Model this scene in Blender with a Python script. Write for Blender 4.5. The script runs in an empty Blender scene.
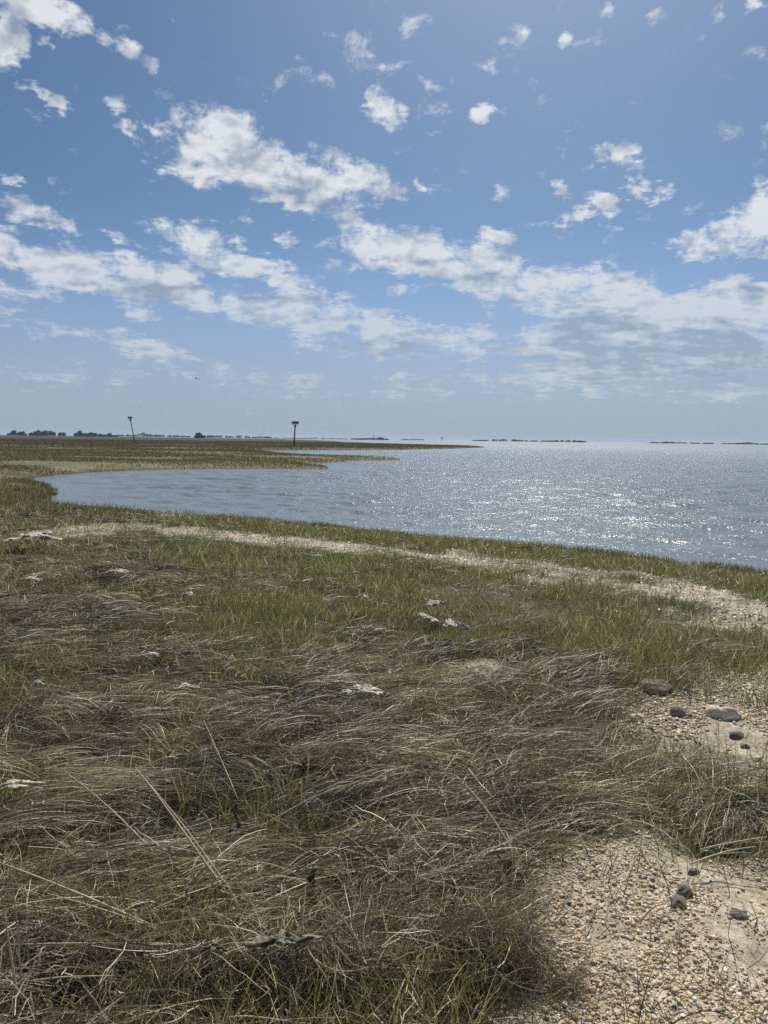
import bpy, math
import numpy as np
from mathutils import Vector, Matrix

C = bpy.context.scene.collection
scene = bpy.context.scene
rad = math.radians

# ------------------------------------------------------------------ camera
EYE = 2.06                       # metres above the water
PITCH, ROLL = 5.42, 0.0122
FPX = 769.0
cam_d = bpy.data.cameras.new('camera')
cam = bpy.data.objects.new('camera', cam_d)
C.objects.link(cam)
cam_d.sensor_fit = 'VERTICAL'
cam_d.sensor_height = 24.0
cam_d.lens = FPX / 1024 * 24.0
cam_d.clip_start, cam_d.clip_end = 0.05, 30000
CAMROT = Matrix.Rotation(rad(90 - PITCH), 3, 'X') @ Matrix.Rotation(ROLL, 3, 'Z')
cam.matrix_world = Matrix.Translation((0, 0, EYE)) @ CAMROT.to_4x4()
scene.camera = cam

# ------------------------------------------------------------------ sky, sun, exposure
SUN_AZ, SUN_EL = 12.0, 47.0
SUNDIR = Vector((math.sin(rad(SUN_AZ)) * math.cos(rad(SUN_EL)),
                 math.cos(rad(SUN_AZ)) * math.cos(rad(SUN_EL)), math.sin(rad(SUN_EL))))
sun_d = bpy.data.lights.new('sun', 'SUN')
sun = bpy.data.objects.new('sun', sun_d)
C.objects.link(sun)
sun_d.energy = 4.8
sun_d.angle = rad(0.5)
sun_d.color = (1.0, 0.95, 0.87)
sun.rotation_euler = SUNDIR.to_track_quat('Z', 'Y').to_euler()
sun.location = (0, 0, 40)
scene.view_settings.view_transform = 'Standard'
scene.view_settings.look = 'None'
scene.view_settings.gamma = 1.0
scene.view_settings.use_curve_mapping = False
scene.view_settings.exposure = 0.18
scene.cycles.use_denoising = False
scene.cycles.max_bounces = 6
scene.cycles.diffuse_bounces = 3
scene.cycles.transmission_bounces = 4
scene.cycles.glossy_bounces = 2
scene.cycles.volume_bounces = 0
scene.cycles.sample_clamp_indirect = 6.0
scene.cycles.sample_clamp_direct = 5.0
SKY_STRENGTH = 0.085


def ray(px, py):
    """direction in the place seen at a point of the photograph"""
    d = CAMROT @ Vector(((px - 384) / FPX, (512 - py) / FPX, -1))
    return d.normalized()


def gp(px, py, z=0.5):
    d = ray(px, py)
    t = (z - EYE) / d.z
    return np.array([d.x * t, d.y * t])


class NT:
    """small node-tree writer"""
    def __init__(self, tree):
        self.t = tree
        self.n = tree.nodes
        self.n.clear()

    def put(self, sock, v):
        if v is None:
            return
        if isinstance(v, bpy.types.NodeSocket):
            self.t.links.new(v, sock)
        elif isinstance(v, (tuple, list, Vector)) and sock.type == 'RGBA' and len(v) == 3:
            sock.default_value = (*v, 1)
        else:
            sock.default_value = v

    def math(self, op, a, b=None, c=None, clamp=False):
        nd = self.n.new('ShaderNodeMath')
        nd.operation = op
        nd.use_clamp = clamp
        for i, v in enumerate((a, b, c)):
            self.put(nd.inputs[i], v)
        return nd.outputs[0]

    def vec(self, op, a, b=None, c=None):
        nd = self.n.new('ShaderNodeVectorMath')
        nd.operation = op
        self.put(nd.inputs[0], a)
        if b is not None:
            self.put(nd.inputs['Scale' if op == 'SCALE' else 1], b)
        if c is not None:
            self.put(nd.inputs[2], c)
        return nd.outputs['Value' if op in ('DOT_PRODUCT', 'LENGTH') else 'Vector']

    def mix(self, f, a, b, mode='MIX'):
        nd = self.n.new('ShaderNodeMix')
        nd.data_type = 'RGBA'
        nd.blend_type = mode
        self.put(nd.inputs[0], f)
        self.put(nd.inputs[6], a)
        self.put(nd.inputs[7], b)
        return nd.outputs[2]

    def noise(self, v, scale, detail=4, rough=0.55, out='Fac', dist=0.0):
        nd = self.n.new('ShaderNodeTexNoise')
        self.put(nd.inputs['Vector'], v)
        nd.inputs['Scale'].default_value = scale
        nd.inputs['Detail'].default_value = detail
        nd.inputs['Roughness'].default_value = rough
        nd.inputs['Distortion'].default_value = dist
        return nd.outputs[out]

    def smooth(self, v, a, b, lo=0.0, hi=1.0):
        nd = self.n.new('ShaderNodeMapRange')
        nd.interpolation_type = 'SMOOTHSTEP'
        self.put(nd.inputs[0], v)
        for i, x in enumerate((a, b, lo, hi)):
            self.put(nd.inputs[i + 1], x)
        return nd.outputs[0]

    def bump(self, h, strength, distance, normal=None):
        nd = self.n.new('ShaderNodeBump')
        nd.inputs['Strength'].default_value = strength
        nd.inputs['Distance'].default_value = distance
        self.put(nd.inputs['Height'], h)
        self.put(nd.inputs['Normal'], normal)
        return nd.outputs['Normal']

    def coord(self, which='Object'):
        return self.n.new('ShaderNodeTexCoord').outputs[which]

    def attr(self, name='tint'):
        nd = self.n.new('ShaderNodeAttribute')
        nd.attribute_name = name
        return nd.outputs['Color']


world = bpy.data.worlds.new('World')
scene.world = world
world.use_nodes = True
W = NT(world.node_tree)
sky = W.n.new('ShaderNodeTexSky')
sky.sky_type = 'NISHITA'
sky.sun_disc = False
sky.sun_elevation = rad(SUN_EL)
sky.sun_rotation = rad(SUN_AZ)
sky.altitude = 0
sky.air_density = 1.0
sky.dust_density = 1.0
sky.ozone_density = 2.0
wdir = W.vec('NORMALIZE', W.coord('Generated'))

# (x, y, half-width, half-height, tilt, weight) of each cloud where the sky holds it
CLOUDS = [
    (30, 6, 66, 16, 0, .95), (0, 46, 20, 28, 40, .8), (128, 44, 24, 15, 30, .75), (148, 66, 14, 10, 30, .6), (47, 46, 12, 8, 40, .5),
    (45, 98, 28, 7, 22, .5), (116, 104, 17, 13, 0, .55), (132, 130, 16, 7, 30, .36), (156, 133, 12, 8, 20, .55), (0, 110, 12, 14, 0, .5),
    (222, 140, 54, 30, 10, 1.0), (190, 168, 42, 20, 8, .85), (245, 166, 80, 26, 14, 1.05), (305, 178, 74, 22, 10, .95), (350, 180, 52, 16, 5, .85),
    (290, 198, 60, 12, 14, .75), (335, 168, 36, 16, 20, .7), (375, 186, 34, 12, 5, .7),
    (360, 232, 40, 22, 20, .85), (398, 250, 76, 24, 6, 1.0), (350, 264, 40, 12, 0, .7), (465, 268, 84, 22, 10, 1.0), (535, 290, 84, 22, 9, 1.05),
    (605, 282, 50, 18, 0, .9), (495, 238, 20, 12, 20, .65),
    (50, 262, 110, 24, 5, 1.0), (130, 278, 130, 24, 7, 1.0), (205, 250, 62, 22, 22, .85), (262, 272, 80, 16, 14, .9), (300, 282, 40, 10, 5, .7),
    (210, 300, 70, 16, 12, .75), (155, 315, 50, 9, 8, .6), (320, 318, 90, 20, 9, .9), (400, 336, 96, 20, 7, .95), (345, 350, 60, 12, 5, .6),
    (90, 336, 90, 10, 6, .62), (150, 350, 64, 13, 8, .7), (40, 375, 160, 8, 2, .42), (260, 380, 200, 12, 3, .42),
    (612, 308, 66, 26, 0, 1.2), (640, 335, 110, 30, 0, 1.4), (735, 306, 80, 26, 0, 1.25), (730, 342, 80, 24, 0, 1.25), (560, 352, 110, 10, 3, .9),
    (630, 368, 110, 18, 0, 1.2), (485, 332, 24, 7, 10, .6), (520, 378, 180, 12, 0, .5), (690, 390, 160, 14, 0, .6), (400, 392, 300, 10, 0, .35),
    (745, 232, 46, 22, -5, 1.0), (710, 244, 36, 14, 8, .85), (762, 208, 30, 16, 0, .8), (760, 182, 14, 7, 0, .45), (790, 225, 40, 30, 0, .9),
    (617, 152, 24, 12, 5, .85), (383, 106, 25, 16, 42, .72), (428, 84, 18, 9, 28, .65), (481, 68, 15, 10, 15, .55), (482, 111, 14, 9, 10, .65),
    (430, 135, 9, 6, 0, .42), (502, 193, 18, 8, 30, .6), (562, 188, 12, 9, 0, .6), (573, 215, 18, 10, 0, .7), (606, 205, 30, 9, 26, .65),
    (640, 190, 18, 11, 10, .65), (663, 196, 11, 11, 0, .6), (645, 218, 10, 6, 0, .5), (590, 166, 9, 7, 0, .42), (512, 42, 18, 8, -15, .5),
    (567, 41, 12, 9, 0, .52), (660, 12, 17, 9, 0, .6), (718, 6, 9, 12, 20, .5), (756, 4, 16, 8, 0, .6), (600, 11, 12, 6, 0, .42),
    (419, 180, 10, 6, 40, .55), (42, 219, 50, 13, 14, .72), (10, 180, 12, 7, 0, .5), (330, 205, 14, 8, 0, .5), (288, 240, 10, 10, 0, .4),
    (480, 60, 170, 40, 0, .2), (120, 235, 30, 6, 20, .4), (900, 330, 170, 40, 0, 1.0), (-140, 270, 160, 40, 0, 1.0), (-90, 120, 60, 40, 0, .8),
    (880, 120, 40, 22, 0, .7),
]
plane = W.vec('DIVIDE', wdir, None)
sep = W.n.new('ShaderNodeSeparateXYZ')
W.put(sep.inputs[0], wdir)
zz = W.math('MAXIMUM', sep.outputs[2], 0.0)
den = W.math('ADD', zz, 0.16)
comb = W.n.new('ShaderNodeCombineXYZ')
for i_ in range(3):
    W.put(comb.inputs[i_], den)
W.put(plane.node.inputs[1], comb.outputs[0])
# ragged outlines: the direction is stirred before the clouds are measured
stir1 = W.vec('SUBTRACT', W.noise(plane, 7.0, 3, .6, 'Color'), (.5, .5, .5))
stir2 = W.vec('SUBTRACT', W.noise(plane, 28.0, 3, .6, 'Color'), (.5, .5, .5))
wd = W.vec('MULTIPLY_ADD', stir1, (.045, .045, .022), wdir)
wd = W.vec('MULTIPLY_ADD', stir2, (.030, .030, .016), wd)
field = None
for (cx, cy, rx, ry, tilt, wt) in CLOUDS:
    if rx < 32 and wt > .3:
        wt += .13
    wt *= .96
    c = ray(cx, cy)
    right = Vector((c.y, -c.x, 0)).normalized()
    up = right.cross(c).normalized()
    s = (CAMROT.transposed() @ c)
    ang = -rad(tilt)
    k = -s.z
    ax = (right * math.cos(ang) + up * math.sin(ang))
    ay = (up * math.cos(ang) - right * math.sin(ang))
    A = ax / (rx / FPX * k)
    B = ay / (ry / FPX * k)
    va = W.vec('DOT_PRODUCT', wd, tuple(A))
    vb = W.vec('DOT_PRODUCT', wd, tuple(B))
    va = W.math('SUBTRACT', va, c.dot(A))
    vb = W.math('SUBTRACT', vb, c.dot(B))
    e = W.math('MULTIPLY_ADD', vb, vb, W.math('MULTIPLY', va, va))
    e = W.math('MULTIPLY_ADD', e, -0.62 * wt, wt)
    field = e if field is None else W.math('SMOOTH_MAX', field, e, 0.12)
# the deepest parts of the cloud bank, where least light comes through
core = None
for (cx, cy, rx, ry, wt) in [(630, 356, 130, 22, 1.0), (700, 338, 70, 18, .9), (600, 326, 60, 15, .8), (690, 378, 140, 14, .8), (400, 350, 90, 12, .6), (150, 290, 110, 10, .6),
                             (470, 282, 70, 10, .55), (280, 190, 90, 14, .5), (250, 292, 80, 9, .5), (740, 350, 60, 14, .7), (560, 300, 60, 9, .6), (10, 30, 40, 24, .5)]:
    c = ray(cx, cy)
    right = Vector((c.y, -c.x, 0)).normalized()
    up = right.cross(c).normalized()
    k = -(CAMROT.transposed() @ c).z
    A, B = right / (rx / FPX * k), up / (ry / FPX * k)
    va = W.math('SUBTRACT', W.vec('DOT_PRODUCT', wd, tuple(A)), c.dot(A))
    vb = W.math('SUBTRACT', W.vec('DOT_PRODUCT', wd, tuple(B)), c.dot(B))
    e = W.math('MULTIPLY_ADD', vb, vb, W.math('MULTIPLY', va, va))
    e = W.math('MULTIPLY_ADD', e, -0.7 * wt, wt)
    core = e if core is None else W.math('SMOOTH_MAX', core, e, 0.15)
core = W.smooth(core, 0.0, 0.9)
behind = W.smooth(sep.outputs[1], 0.35, -0.1, 0.0, 0.75)
field = W.math('MAXIMUM', field, -0.6)
field = W.math('MAXIMUM', field, W.math('MULTIPLY', behind, W.smooth(W.noise(plane, 1.6, 3), .42, .7)))
tosun = tuple(SUNDIR.normalized() * 0.016)


def soft_noise(vd, pl):
    return W.math('MULTIPLY_ADD', W.noise(pl, 7.0, 3, .5), 0.9, W.math('MULTIPLY', W.noise(vd, 20.0, 3, .5), 1.1))


def cloud_noise(vd, pl):
    n1 = W.noise(pl, 9.0, 8, .66, 'Fac', .35)
    n2 = W.noise(vd, 26.0, 7, .66, 'Fac', .35)
    return W.math('MULTIPLY_ADD', n1, 0.9, W.math('MULTIPLY', n2, 1.1))


nz = cloud_noise(wdir, plane)
so = soft_noise(wdir, plane)
nz_sun = soft_noise(W.vec('ADD', wdir, tosun), W.vec('ADD', plane, (0.0, -0.045, 0)))
dens = W.math('ADD', field, W.math('MULTIPLY_ADD', nz, 1.95, -2.02))
alpha = W.smooth(dens, 0.17, 0.84)
thick = W.smooth(dens, 0.65, 1.5)
relief = W.math('SUBTRACT', so, nz_sun)
lit = W.math('MULTIPLY_ADD', relief, 3.0, W.math('MULTIPLY_ADD', thick, -0.10, 0.95))
lit = W.math('MULTIPLY_ADD', core, -0.72, lit, clamp=True)
low = W.smooth(sep.outputs[2], 0.30, 0.05)                 # far clouds seen through more air
ccol = W.mix(lit, (3.0, 3.7, 4.7), (8.3, 8.6, 8.9))
ccol = W.mix(W.math('MULTIPLY', low, 0.42), ccol, (3.9, 4.7, 5.5))
alpha = W.math('MULTIPLY', alpha, W.math('MULTIPLY_ADD', low, -0.26, 0.90))
air = W.smooth(sep.outputs[2], 0.30, 0.0)
skyc = W.mix(1.0, sky.outputs[0], W.mix(air, (.395, .51, .62), (.50, .64, .98)), 'MULTIPLY')
# milky air low over the bay
milk = W.math('MULTIPLY', W.smooth(sep.outputs[2], 0.26, 0.0), 0.85)
skyc = W.mix(milk, skyc, (3.5, 4.38, 5.35))
final = W.mix(alpha, skyc, ccol)
bg = W.n.new('ShaderNodeBackground')
W.put(bg.inputs[0], final)
bg.inputs[1].default_value = SKY_STRENGTH
wo = W.n.new('ShaderNodeOutputWorld')
W.put(wo.inputs[0], bg.outputs[0])
world.cycles.sampling_method = 'MANUAL'
world.cycles.sample_map_resolution = 1024


# ------------------------------------------------------------------ helpers
def tag(o, label=None, cat=None, group=None, kind=None):
    for k, v in (('label', label), ('category', cat), ('group', group), ('kind', kind)):
        if v:
            o[k] = v
    return o


def h2(ix, iy, seed):
    n = (ix.astype(np.int64) * 374761393 + iy.astype(np.int64) * 668265263 + seed * 1442695041) & 0x7fffffff
    n = ((n ^ (n >> 13)) * 1274126177) & 0x7fffffff
    n = ((n ^ (n >> 16)) * 60493 + 19990303) & 0x7fffffff
    return ((n ^ (n >> 11)) & 0xffff) / 65535.0


def vnoise(x, y, seed=0):
    ix, iy = np.floor(x), np.floor(y)
    fx, fy = x - ix, y - iy
    fx, fy = fx * fx * (3 - 2 * fx), fy * fy * (3 - 2 * fy)
    a, b = h2(ix, iy, seed), h2(ix + 1, iy, seed)
    c, d = h2(ix, iy + 1, seed), h2(ix + 1, iy + 1, seed)
    return (a + (b - a) * fx) * (1 - fy) + (c + (d - c) * fx) * fy


def fbm(x, y, scale, octs=4, seed=0, rough=.5):
    s, amp, tot = 0, 1.0, 0.0
    for o in range(octs):
        s = s + amp * vnoise(x * scale + 17.3 * o, y * scale - 9.1 * o, seed + o)
        tot += amp
        amp *= rough
        scale *= 2.03
    return s / tot


def sstep(a, b, x):
    t = np.clip((x - a) / (b - a), 0, 1)
    return t * t * (3 - 2 * t)


def seg_dist(x, y, pts, closed=True):
    d2 = np.full(x.shape, 1e18)
    n = len(pts)
    for i in range(n if closed else n - 1):
        ax, ay = pts[i]
        bx, by = pts[(i + 1) % n]
        dx, dy = bx - ax, by - ay
        t = np.clip(((x - ax) * dx + (y - ay) * dy) / (dx * dx + dy * dy + 1e-9), 0, 1)
        d2 = np.minimum(d2, (x - ax - t * dx) ** 2 + (y - ay - t * dy) ** 2)
    return np.sqrt(d2)


def inside(x, y, pts):
    r = np.zeros(x.shape, bool)
    n = len(pts)
    for i in range(n):
        ax, ay = pts[i]
        bx, by = pts[(i + 1) % n]
        if ay == by:
            continue
        r ^= ((ay > y) != (by > y)) & (x < (bx - ax) * (y - ay) / (by - ay) + ax)
    return r


def sdf(x, y, pts):
    """signed distance, positive inside"""
    d = seg_dist(x, y, pts)
    return np.where(inside(x, y, pts), d, -d)


def link(name, me, mat=None, parent=None):
    o = bpy.data.objects.new(name, me)
    if mat is not None and not me.materials:
        me.materials.append(mat)
    C.objects.link(o)
    if parent is not None:
        o.parent = parent
    return o


def mesh_np(name, V, faces, col=None, smooth=True):
    """V (n,3); faces: list of int arrays (m,3) or (m,4); col (n,3) stored as the attribute 'tint'"""
    me = bpy.data.meshes.new(name)
    V = np.asarray(V, np.float32).reshape(-1, 3)
    me.vertices.add(len(V))
    me.vertices.foreach_set('co', V.ravel())
    loops = np.concatenate([np.asarray(f, np.int32).ravel() for f in faces])
    sizes = np.concatenate([np.full(len(f), f.shape[1], np.int32) for f in faces])
    starts = np.concatenate([[0], np.cumsum(sizes)[:-1]]).astype(np.int32)
    me.loops.add(len(loops))
    me.loops.foreach_set('vertex_index', loops)
    me.polygons.add(len(sizes))
    me.polygons.foreach_set('loop_start', starts)
    me.polygons.foreach_set('use_smooth', np.full(len(sizes), smooth))
    me.update(calc_edges=True)
    if col is not None:
        a = me.color_attributes.new('tint', 'FLOAT_COLOR', 'POINT')
        c4 = np.ones((len(V), 4), np.float32)
        c4[:, :3] = col
        a.data.foreach_set('color', c4.ravel())
    return me


def empty(name, loc):
    o = bpy.data.objects.new(name, None)
    o.location = loc
    o.empty_display_size = .2
    C.objects.link(o)
    return o


# ------------------------------------------------------------------ the lie of the land
def poly(pts, z=0.0):
    return [tuple(gp(a, b, z)) for a, b in pts]


near_shore = poly([(768, 576), (700, 568), (640, 560), (600, 555), (560, 551), (520, 548), (480, 545), (440, 541), (400, 537), (360, 533),
                   (330, 529), (290, 526), (240, 522), (200, 521), (170, 518.5), (150, 517), (120, 515), (90, 513), (70, 511), (52, 508),
                   (42, 505), (46, 500), (53, 495), (55, 490), (50, 486), (40, 484), (30, 482), (27, 480)])
far_shore = poly([(33, 478.5), (48, 476), (65, 474.5), (95, 472), (130, 470.5), (165, 469.4), (200, 468.8), (232, 468.6), (262, 468.4), (300, 468.8), (328, 469),
                  (329, 467.6), (312, 465.4), (304, 463.8), (320, 463), (345, 461.6), (354, 460.4), (380, 460.2), (401, 460.4), (400, 459.6), (372, 458.6),
                  (345, 457.4), (318, 456.6), (290, 455), (266, 452.8), (262, 451.4), (280, 450.6), (320, 450.4), (360, 450.2), (400, 449.8),
                  (440, 448.9), (470, 448.2), (486, 447.4), (470, 446.6), (430, 445.6), (384, 444.4), (350, 442.8), (335, 441.2)])
LAND = [(260.0, -140.0), (60.0, -18.0), (26.0, 0.0), (14.0, 7.2), (9.0, 9.9)] + near_shore + far_shore + \
       [(-150, 1100), (-700, 1500), (-2600, 2200), (-4700, 2600), (-4700, -4700), (300, -4700)]
LAND = [(float(a), float(b)) for a, b in LAND]


def land_dist(x, y):
    return sdf(x, y, LAND)


def smooth_ground(x, y, s=None):
    if s is None:
        s = land_dist(x, y)
    r = np.hypot(x, y)
    top = np.where(r < 22, 0.56, 0.56 - 0.24 * sstep(22, 34, r))
    w = 2.2 + 2.2 * sstep(26, 10, r) + 0 * s
    up = top * (1 - np.exp(-np.maximum(s, 0) / w)) + 0.035 * sstep(0, .4, s)
    z = np.where(s > 0, up, -0.9 * (1 - np.exp(np.minimum(s, 0) / 6.0)) - 0.01)
    return z


def ground_z(x, y, s=None):
    if s is None:
        s = land_dist(x, y)
    z = smooth_ground(x, y, s)
    r = np.hypot(x, y)
    k = sstep(0.0, 1.5, s)
    near = sstep(30, 12, r)
    z = z + k * near * ((fbm(x, y, 0.9, 3, 5) - .5) * .10 + (fbm(x, y, 4.0, 3, 9) - .5) * .045)
    z = z + k * (1 - near) * (fbm(x, y, .12, 4, 31) - .5) * .22
    return z


# bank hummock by the cove, gravel, sand, wrack: worked out on the ground in metres
GRAVEL = poly([(455, 1100), (495, 990), (508, 940), (520, 900), (550, 862), (585, 830), (650, 828), (700, 852), (790, 856), (1100, 850), (1300, 1100), (800, 1400), (480, 1300)], .55)
GRAVEL2 = poly([(585, 712), (615, 690), (660, 678), (720, 668), (800, 660), (1000, 650), (1000, 790), (800, 788), (740, 782), (690, 764), (630, 745)], .55)
GRAPATCH = poly([(425, 664), (450, 658), (490, 657), (505, 664), (480, 672), (440, 674)], .55)
BAND = poly([(40, 540), (100, 528), (160, 530), (230, 535), (300, 541), (340, 545), (390, 550), (450, 556), (520, 566), (590, 577), (660, 590), (720, 602), (768, 613), (840, 628), (1000, 660), (1300, 740)], .42)


def masks(x, y):
    n1 = fbm(x, y, 1.7, 4, 51) - .5
    n2 = fbm(x, y, 6.0, 3, 61) - .5
    g = np.maximum(sstep(-.12, .14, sdf(x, y, GRAVEL) + n1 * .30 + n2 * .16),
                   .85 * sstep(-.25, .25, sdf(x, y, GRAVEL2) + n1 * .9 + n2 * .4))
    g = np.maximum(g, .8 * sstep(-.15, .15, sdf(x, y, GRAPATCH) + n1 * .5 + n2 * .3))
    bd = seg_dist(x, y, BAND, False)
    wid = .55 + .28 * sstep(-2, 5, x)
    b = sstep(wid + .45, wid - .35, bd + n1 * 1.9 + n2 * .8) * sstep(-9, -3.5, x + .4 * n1)
    return g, b


R0 = np.random.default_rng(11)

# ------------------------------------------------------------------ materials
def new_mat(name):
    m = bpy.data.materials.new(name)
    m.use_nodes = True
    return m, NT(m.node_tree)


def surf(t, sh):
    o = t.n.new('ShaderNodeOutputMaterial')
    t.put(o.inputs[0], sh)


def principled(t, color, rough=.6, normal=None, spec=.5, ior=1.45):
    p = t.n.new('ShaderNodeBsdfPrincipled')
    t.put(p.inputs['Base Color'], color)
    t.put(p.inputs['Roughness'], rough)
    t.put(p.inputs['Specular IOR Level'], spec)
    p.inputs['IOR'].default_value = ior
    t.put(p.inputs['Normal'], normal)
    return p.outputs[0]


def blade_mat(name, trans=.35, rough=.45, spec=.45):
    m, t = new_mat(name)
    col = t.attr()
    p = principled(t, col, rough, None, spec)
    tr = t.n.new('ShaderNodeBsdfTranslucent')
    t.put(tr.inputs[0], t.mix(1.0, col, (1.15, 1.15, .85), 'MULTIPLY'))
    mx = t.n.new('ShaderNodeMixShader')
    mx.inputs[0].default_value = trans
    t.put(mx.inputs[1], p)
    t.put(mx.inputs[2], tr.outputs[0])
    surf(t, mx.outputs[0])
    return m


M_STRAW = blade_mat('dry_straw', .14, .45, .32)
M_GREEN = blade_mat('green_blade', .45, .5, .35)
M_FAR = blade_mat('marsh_blade', .3, .7, .1)


def rough_mat(name, base, dark, scale=20, rough=.85, bumpd=.004, detail=6):
    m, t = new_mat(name)
    co = t.coord('Object')
    n = t.noise(co, scale, detail, .65)
    n2 = t.noise(co, scale * 4.3, 4, .6)
    c = t.mix(t.smooth(n, .3, .7), dark, base)
    c = t.mix(t.math('MULTIPLY', t.smooth(n2, .45, .75), .5), c, tuple(min(1, v * 1.35) for v in base))
    b = t.bump(t.math('ADD', n, t.math('MULTIPLY', n2, .5)), .7, bumpd)
    surf(t, principled(t, c, rough, b, .3))
    return m


def tint_mat(name, rough=.6, spec=.4, scale=60, bumpd=.001):
    m, t = new_mat(name)
    co = t.coord('Object')
    n = t.noise(co, scale, 4, .6)
    c = t.mix(1.0, t.attr(), t.mix(n, (.72, .72, .72), (1.25, 1.25, 1.25)), 'MULTIPLY')
    surf(t, principled(t, c, rough, t.bump(n, .6, bumpd), spec))
    return m


M_PEBBLE = tint_mat('pebble_stone', .55, .4, 120, .0008)
M_LEAF = tint_mat('far_leaves', .8, .1, .3, .05)


def far_grid(r_in, r_out, dlog, front, dfront, dback):
    """polar sheet round the viewpoint: fine in front, coarse behind"""
    nr = int(math.log(r_out / r_in) / dlog) + 1
    rs = r_in * np.exp(np.linspace(0, math.log(r_out / r_in), nr))
    a1 = np.arange(-front, front, dfront)
    a2 = np.arange(front, 360 - front, dback)
    az = np.radians(np.concatenate([a1, a2]))
    na = len(az)
    x = rs[:, None] * np.sin(az)[None]
    y = rs[:, None] * np.cos(az)[None]
    i = np.arange(nr - 1)[:, None] * na
    j = np.arange(na)[None]
    jn = (j + 1) % na
    q = np.stack([i + j, i + jn, i + na + jn, i + na + j], -1).reshape(-1, 4)
    return x, y, q[:, ::-1], nr, na


# ------------------------------------------------------------------ ground
def build_ground():
    x, y, q, nr, na = far_grid(.25, 5000, .0085, 48, .19, 6)
    xf, yf = x.ravel(), y.ravel()
    s = land_dist(xf, yf)
    z = ground_z(xf, yf, s)
    g, b = masks(xf, yf)
    r = np.hypot(xf, yf)
    n = fbm(xf, yf, .35, 5, 71)
    nf = fbm(xf, yf, 9, 3, 81)
    nm = fbm(xf, yf, 2.3, 4, 91)

    def L(a, bcol, k):
        return a * (1 - k[:, None]) + np.array(bcol)[None] * k[:, None]
    col = np.tile(np.array([.042, .035, .025]), (len(xf), 1))
    col = L(col, (.16, .135, .09), sstep(.55, .78, nm) * .5)
    col = L(col, (.055, .060, .025), sstep(.5, .7, n) * .7)
    ma_, _, _, _, mea_ = mat_amount(xf, yf)
    col = L(col, (.115, .098, .058), mea_ * .8 * sstep(.3, .5, nm))
    col = L(col, (.022, .019, .014), hollow(xf, yf) * (1 - g) * .9)  # mud in the gaps painted near black to deepen their shade
    # marsh beyond the cove
    far = sstep(20, 32, r)
    band = fbm(xf * .25, yf, .035, 4, 101)
    mcol = np.tile(np.array([.165, .16, .088]), (len(xf), 1))
    mcol = L(mcol, (.125, .108, .088), sstep(80, 150, r + (band - .5) * 120) * .95)
    mcol = L(mcol, (.16, .145, .075), sstep(.55, .68, fbm(xf * .4, yf, .11, 4, 111)) * .7)
    mcol = L(mcol, (.055, .052, .035), sstep(.56, .7, fbm(xf * .4, yf, .16, 4, 121)) * .7)
    mcol = L(mcol, (.34, .29, .21), sstep(.70, .76, fbm(xf * .35, yf, .09, 3, 131)) * sstep(200, 90, r) * .8)
    col = col * (1 - far[:, None]) + mcol * far[:, None]
    col *= (1 - .62 * sstep(180, 400, r))[:, None]  # distant ground colour darkened to stand for the grass shading itself
    # pale sandy edge of the cove, dark wet toe
    edge = sstep(.42, .6, fbm(xf, yf, .5, 4, 141)) * sstep(4.2, 1.2, s + (n - .5) * 5) * sstep(18, 27, r) * sstep(130, 70, r) * sstep(9, -9, xf)
    col = L(col, (.27, .24, .17), edge * .45)
    col = L(col, (.44, .39, .30), b * (.45 + .55 * sstep(.35, .6, fbm(xf, yf, 1.9, 4, 151))))
    col = L(col, (.43, .38, .29), g)
    col = L(col, (.045, .040, .030), sstep(.45, .05, s + (nf - .5) * .3) * .85)
    col *= (0.8 + .4 * nf)[:, None]
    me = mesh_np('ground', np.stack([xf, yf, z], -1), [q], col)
    m, t = new_mat('marsh_ground')
    co = t.coord('Object')
    n1 = t.noise(co, 45, 6, .7)
    n2 = t.noise(co, 9, 5, .65)
    n3 = t.noise(co, .6, 5, .6)
    c = t.mix(1.0, t.attr(), t.mix(t.smooth(n1, .3, .72), (.6, .58, .55), (1.3, 1.3, 1.3)), 'MULTIPLY')
    c = t.mix(1.0, c, t.mix(t.smooth(n2, .3, .7), (.75, .75, .72), (1.18, 1.18, 1.2)), 'MULTIPLY')
    c = t.mix(1.0, c, t.mix(t.smooth(n3, .35, .65), (.82, .84, .8), (1.12, 1.1, 1.1)), 'MULTIPLY')
    bp = t.bump(n2, .5, .02, t.bump(n1, .8, .006))
    surf(t, principled(t, c, .9, bp, .15))
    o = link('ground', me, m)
    tag(o, 'low salt marsh ground curving round the cove', 'ground', kind='structure')




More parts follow.
